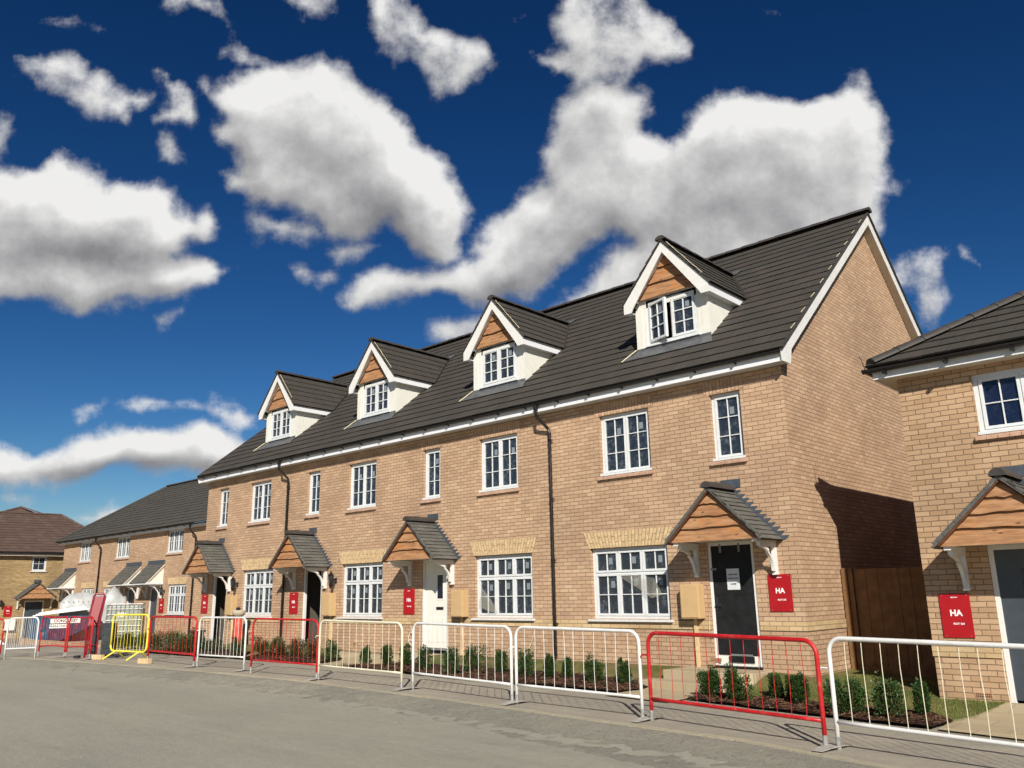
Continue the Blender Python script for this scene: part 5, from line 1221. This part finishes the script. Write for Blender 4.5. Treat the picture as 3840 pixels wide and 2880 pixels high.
# ------------------------------------------------------------------ building site things on the left
# skip
t = thing('waste_skip', 'blue and navy waste skip with sloping ends, lettered white panels on its side', 'skip', (-30.6, .2, -.28))
SK = Fr((-30.4, -.55, -.28), (.34, .94, 0), (.94, -.34, 0))
m = MB(); dp = 1.6
for (d0, d1) in ((0, .04),): m.prism([SK(0, .0, 0), SK(.8, .0, 0), SK(2.25, .72, 0), SK(2.25, 1.02, 0), SK(-.25, 1.0, 0), SK(-.05, .3, 0)], SK.out * -dp)
part(m, 'body', 'navy_metal', t); m = MB(); SK.box(m, -.27, 2.28, .98, 1.05, -dp - .03, .04)
for k in range(5): x = .02 + k * .14; SK.box(m, x - .2, x - .13, .1, .98, .0, .05)
part(m, 'rim', 'blue_metal', t); m = MB(); SK.box(m, -.25, .42, .05, .96, .004, .02); part(m, 'side_panel', 'blue_metal', t)
m = MB(); SK.box(m, .48, 1.60, .76, .95, .006, .014); p1 = part(m, 'lettered_panel', 'foam_white', t); m = MB(); SK.box(m, .44, 1.12, .56, .72, .022, .03); p2 = part(m, 'lettered_panel', 'foam_white', t)
text('CONQUEST', .17, SK, 1.06, .855, .0155, 'black_text', 'lettering', p1, .004, org(t)); text('GENERAL WASTE', .085, SK, .78, .64, .0315, 'black_text', 'lettering', p2, .002, org(t))
m = MB()
for k in range(3): m.prism([SK(-.2 + .1 * k, 1.06 + .05 * k, -.2 * k), SK(1.9 - .1 * k, 1.30 + .05 * k, -.1 - .2 * k), SK(1.9 - .1 * k, 1.36 + .05 * k, -.1 - .2 * k), SK(-.2 + .1 * k, 1.10 + .05 * k, -.2 * k)], SK.out * -.55)
tag(m.build('insulation_board', 'foam_white', None, L=(-30.4, .3, .8)), 'pale insulation boards heaped on top of the blue skip', 'board')
# tarpaulin covered stack
t = thing('covered_stack', 'tall stack of materials wrapped in grey translucent sheeting beside the tank', 'covered stack', (-30.7, 2.1, -.28))
TF = Fr((-31.2, .55, -.28), (.30, .95, 0), (.95, -.30, 0)); m = MB()
def ty(u):
    return 1.92 - 1.6 * max(0, .42 - u) ** 2 + .10 * math.sin(u * 2.2 - .3) + max(0, .50 - abs(u - 2.12) * 1.35)
us = lin(0, 2.62, .13); dsx = [0, -.5, -1.1]
m = MB(); rows = []
prof = lambda u: [(0.0, .0), (.62, .02), (1.25, .0), (min(1.72, ty(u) - .12), -.02), (ty(u), -.25), (ty(u) - .03, -1.0), (1.5, -1.28), (0, -1.3)]
for u in us: rows.append([TF(u + uni(-.01, .01), w, d + uni(-.025, .025)) for w, d in prof(u)])
k0 = 0
for r_ in rows: m.v += r_
n = 8
for i in range(len(rows) - 1):
    for j in range(n - 1): a = i * n + j; m.f.append((a, a + n, a + n + 1, a + 1))
m.f.append(tuple(range(n))); m.f.append(tuple((len(rows) - 1) * n + j for j in range(n))[::-1])
part(m, 'sheeting', 'tarp', t, smooth=True)
m = MB(); TF.box(m, 1.27, 1.29, .2, 1.8, .03, .035); part(m, 'seam', 'foam_white', t)
m = MB()
for k in range(6): u = .12 + k * .19; q = TF(u, 1.62 + .03 * (k % 2), .025); m.box(q - V((.01, .016, .016)), q + V((.01, .016, .016)))
part(m, 'printed_marks', 'galvanised', t)
# caged water tank
t = thing('caged_tank', 'square plastic water tank in a grey metal cage on a pallet', 'tank', (-27.4, 1.9, -.22))
TK = Fr((-27.3, 1.0, -.22), (.5, .866, 0), (.866, -.5, 0)); m = MB(); TK.box(m, .03, 1.31, .17, 1.40, -1.0, -.03); part(m, 'bottle', 'tote_plastic', t, bev=.07)
m = MB()
for k in range(9): x = .0 + 1.34 * k / 8; m.tube([TK(x, .14, 0), TK(x, 1.44, 0)], .016, 6)
for z in (.16, .36, .58, .80, 1.02, 1.24, 1.44): m.tube([TK(0, z, -1.03), TK(0, z, 0), TK(1.34, z, 0), TK(1.34, z, -1.03), TK(0, z, -1.03)], .017, 6)
for k in range(1, 7): d_ = -1.03 * k / 7; m.tube([TK(0, .14, d_), TK(0, 1.44, d_)], .014, 6); m.tube([TK(1.34, .14, d_), TK(1.34, 1.44, d_)], .014, 6)
part(m, 'cage', 'galvanised', t)
m = MB()
for x in (0, .7, 1.4): TK.box(m, x, x + .15, 0, .14, -1.0, 0)
part(m, 'pallet', 'timber_pale', t); m = MB(); TK.box(m, .42, .72, .95, 1.10, -.028, -.02); part(m, 'panel_label', 'foam_white', t)
# red lifting machine tilted at the kerb
t = thing('red_machine', 'tilted red framed site machine with ribbed black panel, standing between barriers', 'machine', (-15.1, -3.6, -.15))
MF = Fr((-15.62, -4.12, -.15), (.60, .80, 0), (.80, -.60, 0)); m = MB()
m.prism([MF(.02, .85, .12), MF(.26, .85, .12), MF(.35, 1.62, .0), MF(.12, 1.62, .0)], MF.out * -.14); part(m, 'channel', 'machine_red', t, bev=.01)
m = MB(); m.tube([MF(.02, .02, .05), MF(.03, .85, .10), MF(.09, 1.62, -.0), MF(.14, 1.69, -.0), MF(.33, 1.69, -.0), MF(.38, 1.62, -.0), MF(.32, .85, .10), MF(.31, .60, .1)], .028, 8)
m.tube([MF(.08, .10, .1), MF(.10, .9, .1)], .022, 6); m.tube([MF(.32, .10, .1), MF(.34, .9, .1)], .022, 6); m.tube([MF(.08, .35, .1), MF(.32, .35, .1)], .02, 6)
m.tube([MF(.74, .92, 0), MF(.76, .2, 0), MF(.70, .1, 0), MF(.4, .06, 0)], .024, 6); part(m, 'frame', 'machine_red', t)
m = MB(); MF.box(m, .11, .31, .12, .85, .0, .08)
for k in range(5): MF.box(m, .42, .70, .1 + k * .165, .1 + k * .165 + .155, -.1, .1)
part(m, 'ribbed_panel', 'machine_black', t)
m = MB(); m.lathe(MF(.4, .06, .15), [(.02, -.03), (.06, -.03), (.06, .03), (.02, .03)], 12); m.lathe(MF(-.15, .07, .1), [(.03, -.04), (.09, -.04), (.09, .02), (.03, .02)], 12); part(m, 'wheel', 'rubber_black', t)
for (x, y, a, l, lab) in ((-14.95, -4.02, .3, .36, 'pale timber offcut below the red machine'), (-12.3, -3.95, .15, .42, 'pale timber offcut under the left end of the long red barrier')):
    m = MB(); d = V((math.cos(a), math.sin(a), 0)); s_ = V((-d.y, d.x, 0)) * .06; c = gp(x, y); u = V((0, 0, .12)); m.box8([c - d * l / 2 - s_, c + d * l / 2 - s_, c + d * l / 2 + s_, c - d * l / 2 + s_, c - d * l / 2 - s_ + u, c + d * l / 2 - s_ + u, c + d * l / 2 + s_ + u, c - d * l / 2 + s_ + u])
    tag(m.build('timber_block', 'timber_pale', None, L=c, bev=.005), lab, 'timber block', 'timber offcuts by the barriers')
# orange bag with bowl on top, black tub of tools
yv = -.55; c0 = V((-14.02, yv, Wl(-14) + .0 - .04)); m = MB()
m.lathe(c0, [(.16, 0), (.17, .25), (.15, .55), (.13, .80), (.05, .84)], 9)
for i_, q in enumerate(m.v): q.x += uni(-.02, .02); q.y += uni(-.02, .02)
tag(m.build('orange_sack', 'orange_plastic', None, L=c0, smooth=True), 'bright orange sack standing under a beige bowl against the brick wall', 'sack')
m = MB(); m.lathe(c0 + V((0, 0, .845)), [(.10, 0), (.17, .06), (.21, .19), (.20, .19), (.12, .08), (.02, .05)], 16); bo = m.build('bowl', 'bowl_beige', None, L=c0 + V((0, 0, .845)), smooth=True); tag(bo, 'beige plastic bowl balanced on the orange sack', 'bowl')
m = MB(); m.lathe(c0 + V((-.05, 0, 1.04)), [(.02, -.05), (.06, 0), (.07, .06), (.03, .08)], 8); tag(m.build('trowel_head', 'machine_black', None, L=c0 + V((-.05, 0, 1.04))), 'small black tool lying in the beige bowl', 'tool')
c1 = V((-16.05, -.75, -.10)); t = thing('tub', 'black plastic tub of tools standing behind the shrubs', 'tub', tuple(c1)); m = MB(); m.lathe(c1, [(.15, 0), (.20, .48), (.25, .50), (.25, .54), (.19, .54), (.17, .2)], 14); part(m, 'body', 'bin_black', t); m = MB(); m.box(c1 + V((-.31, -.03, .48)), c1 + V((.31, .03, .52))); part(m, 'handle', 'bin_black', t)
m = MB(); m.tube([c1 + V((-.05, 0, .3)), c1 + V((-.30, .05, .95))], .012, 5); m.tube([c1 + V((.05, 0, .3)), c1 + V((.06, .03, .78))], .02, 5); tag(m.build('tool_handles', 'timber_pale', None, L=c1 + V((0, 0, .3))), 'wooden tool handles sticking out of the black tub', 'tool')
# white rubble bags far left
for (x, y, s_, lab) in ((-33.0, -3.1, .55, 'crumpled white sack on the ground at the left edge'), (-31.2, -2.2, .45, 'flattened white sack lying left of the blue skip')):
    m = MB(); c = V((x, y, H(x, y))); n = 9; R = random.Random(int(s_ * 100))
    for i in range(n + 1):
        for j in range(n + 1):
            a, b = i / n * 2 - 1, j / n * 2 - 1; hh = max(0, (1 - a * a) * (1 - b * b)) ** .5 * .34 * (s_ / .5) * R.uniform(.6, 1.15); m.v.append(c + V((a * s_ * 1.0 + R.uniform(-.03, .03), b * s_ * 1.5 + R.uniform(-.03, .03), hh)))
    for i in range(n):
        for j in range(n): k = i * (n + 1) + j; m.f.append((k, k + 1, k + n + 2, k + n + 1))
    tag(m.build('rubble_sack', 'white_bag', None, L=c, fix=False), lab, 'sack', 'white sacks by the skip')
# low brick planter walls / edging seen behind the left barriers
m = MB(); m.box((-29.0, -1.6, -.3), (-20.5, -1.48, -.04)); tag(m.build('edging_wall', 'brick_buff', None, L=(-25, -1.5, -.3)), 'low brick edging behind the bent red barriers', 'edging')
# cable coil by the cream door, loose wire by the black door
m = MB(); pts = []
for k in range(60): a = k / 60 * 6.283 * 4; r = .10 + .012 * math.sin(k * .7); pts.append((-6.95 + r * math.cos(a) * .8, -.03 - .004 * (k % 5), .36 + r * math.sin(a) * 1.5))
m.tube([(-6.98, -.02, .66)] + pts, .007, 5); tag(m.build('cable_coil', 'cable_cream', None, L=(-6.95, -.03, .36)), 'coil of cream cable hanging on the wall left of the cream door', 'cable')
m = MB(); m.tube([(1.10, -.01, 1.02), (1.04, -.04, .95), (1.02, -.03, .80), (1.02, -.03, .62), (1.06, -.05, .56), (1.14, -.03, .60)], .006, 5); tag(m.build('loose_cable', 'cable_cream', None, L=(1.05, -.03, .6)), 'thin cream cable dangling between the meter box and the black door', 'cable')
m = MB(); m.tube([(-3.05, -.02, .60), (-3.12, -.06, .35), (-3.2, -.15, .12), (-3.25, -.2, .05)], .006, 5); tag(m.build('loose_cable', 'cable_cream', None, L=(-3.1, -.05, .3)), 'thin cream cable trailing down the wall left of the nearest downpipe', 'cable')
# torn protective film on two ground floor windows
def film(pts, lab):
    m = MB(); m.v = [V(p) for p in pts]; k = len(pts) // 2; m.f = [(i, i + 1, k + i + 1, k + i) for i in range(k - 1)]; return tag(m.build('torn_film', 'film_clear', None, L=pts[0], fix=False), lab, 'plastic film')
mm, tt, bb = mat('film_clear'); setc(bb, (.50, .48, .40), .25, .6); bb.inputs['Alpha'].default_value = .32
film([(-.02, -.10, 1.58), (-.30, .02, 1.62), (-.55, -.02, 1.66), (-.85, .03, 1.66), (.10, -.02, 1.28), (-.12, -.06, 1.22), (-.38, -.0, 1.36), (-.80, .03, 1.58)], 'torn strip of clear film hanging across the window nearest the black door')
film([(-4.62, .0, 1.50), (-4.50, -.03, 1.42), (-4.30, .0, 1.20), (-4.15, .02, 1.02), (-4.70, .0, 1.10), (-4.55, -.05, 1.05), (-4.36, -.02, .98), (-4.20, .02, .95)], 'torn clear film hanging over the left sash of the window right of the cream door')
bpy.context.view_layer.update()
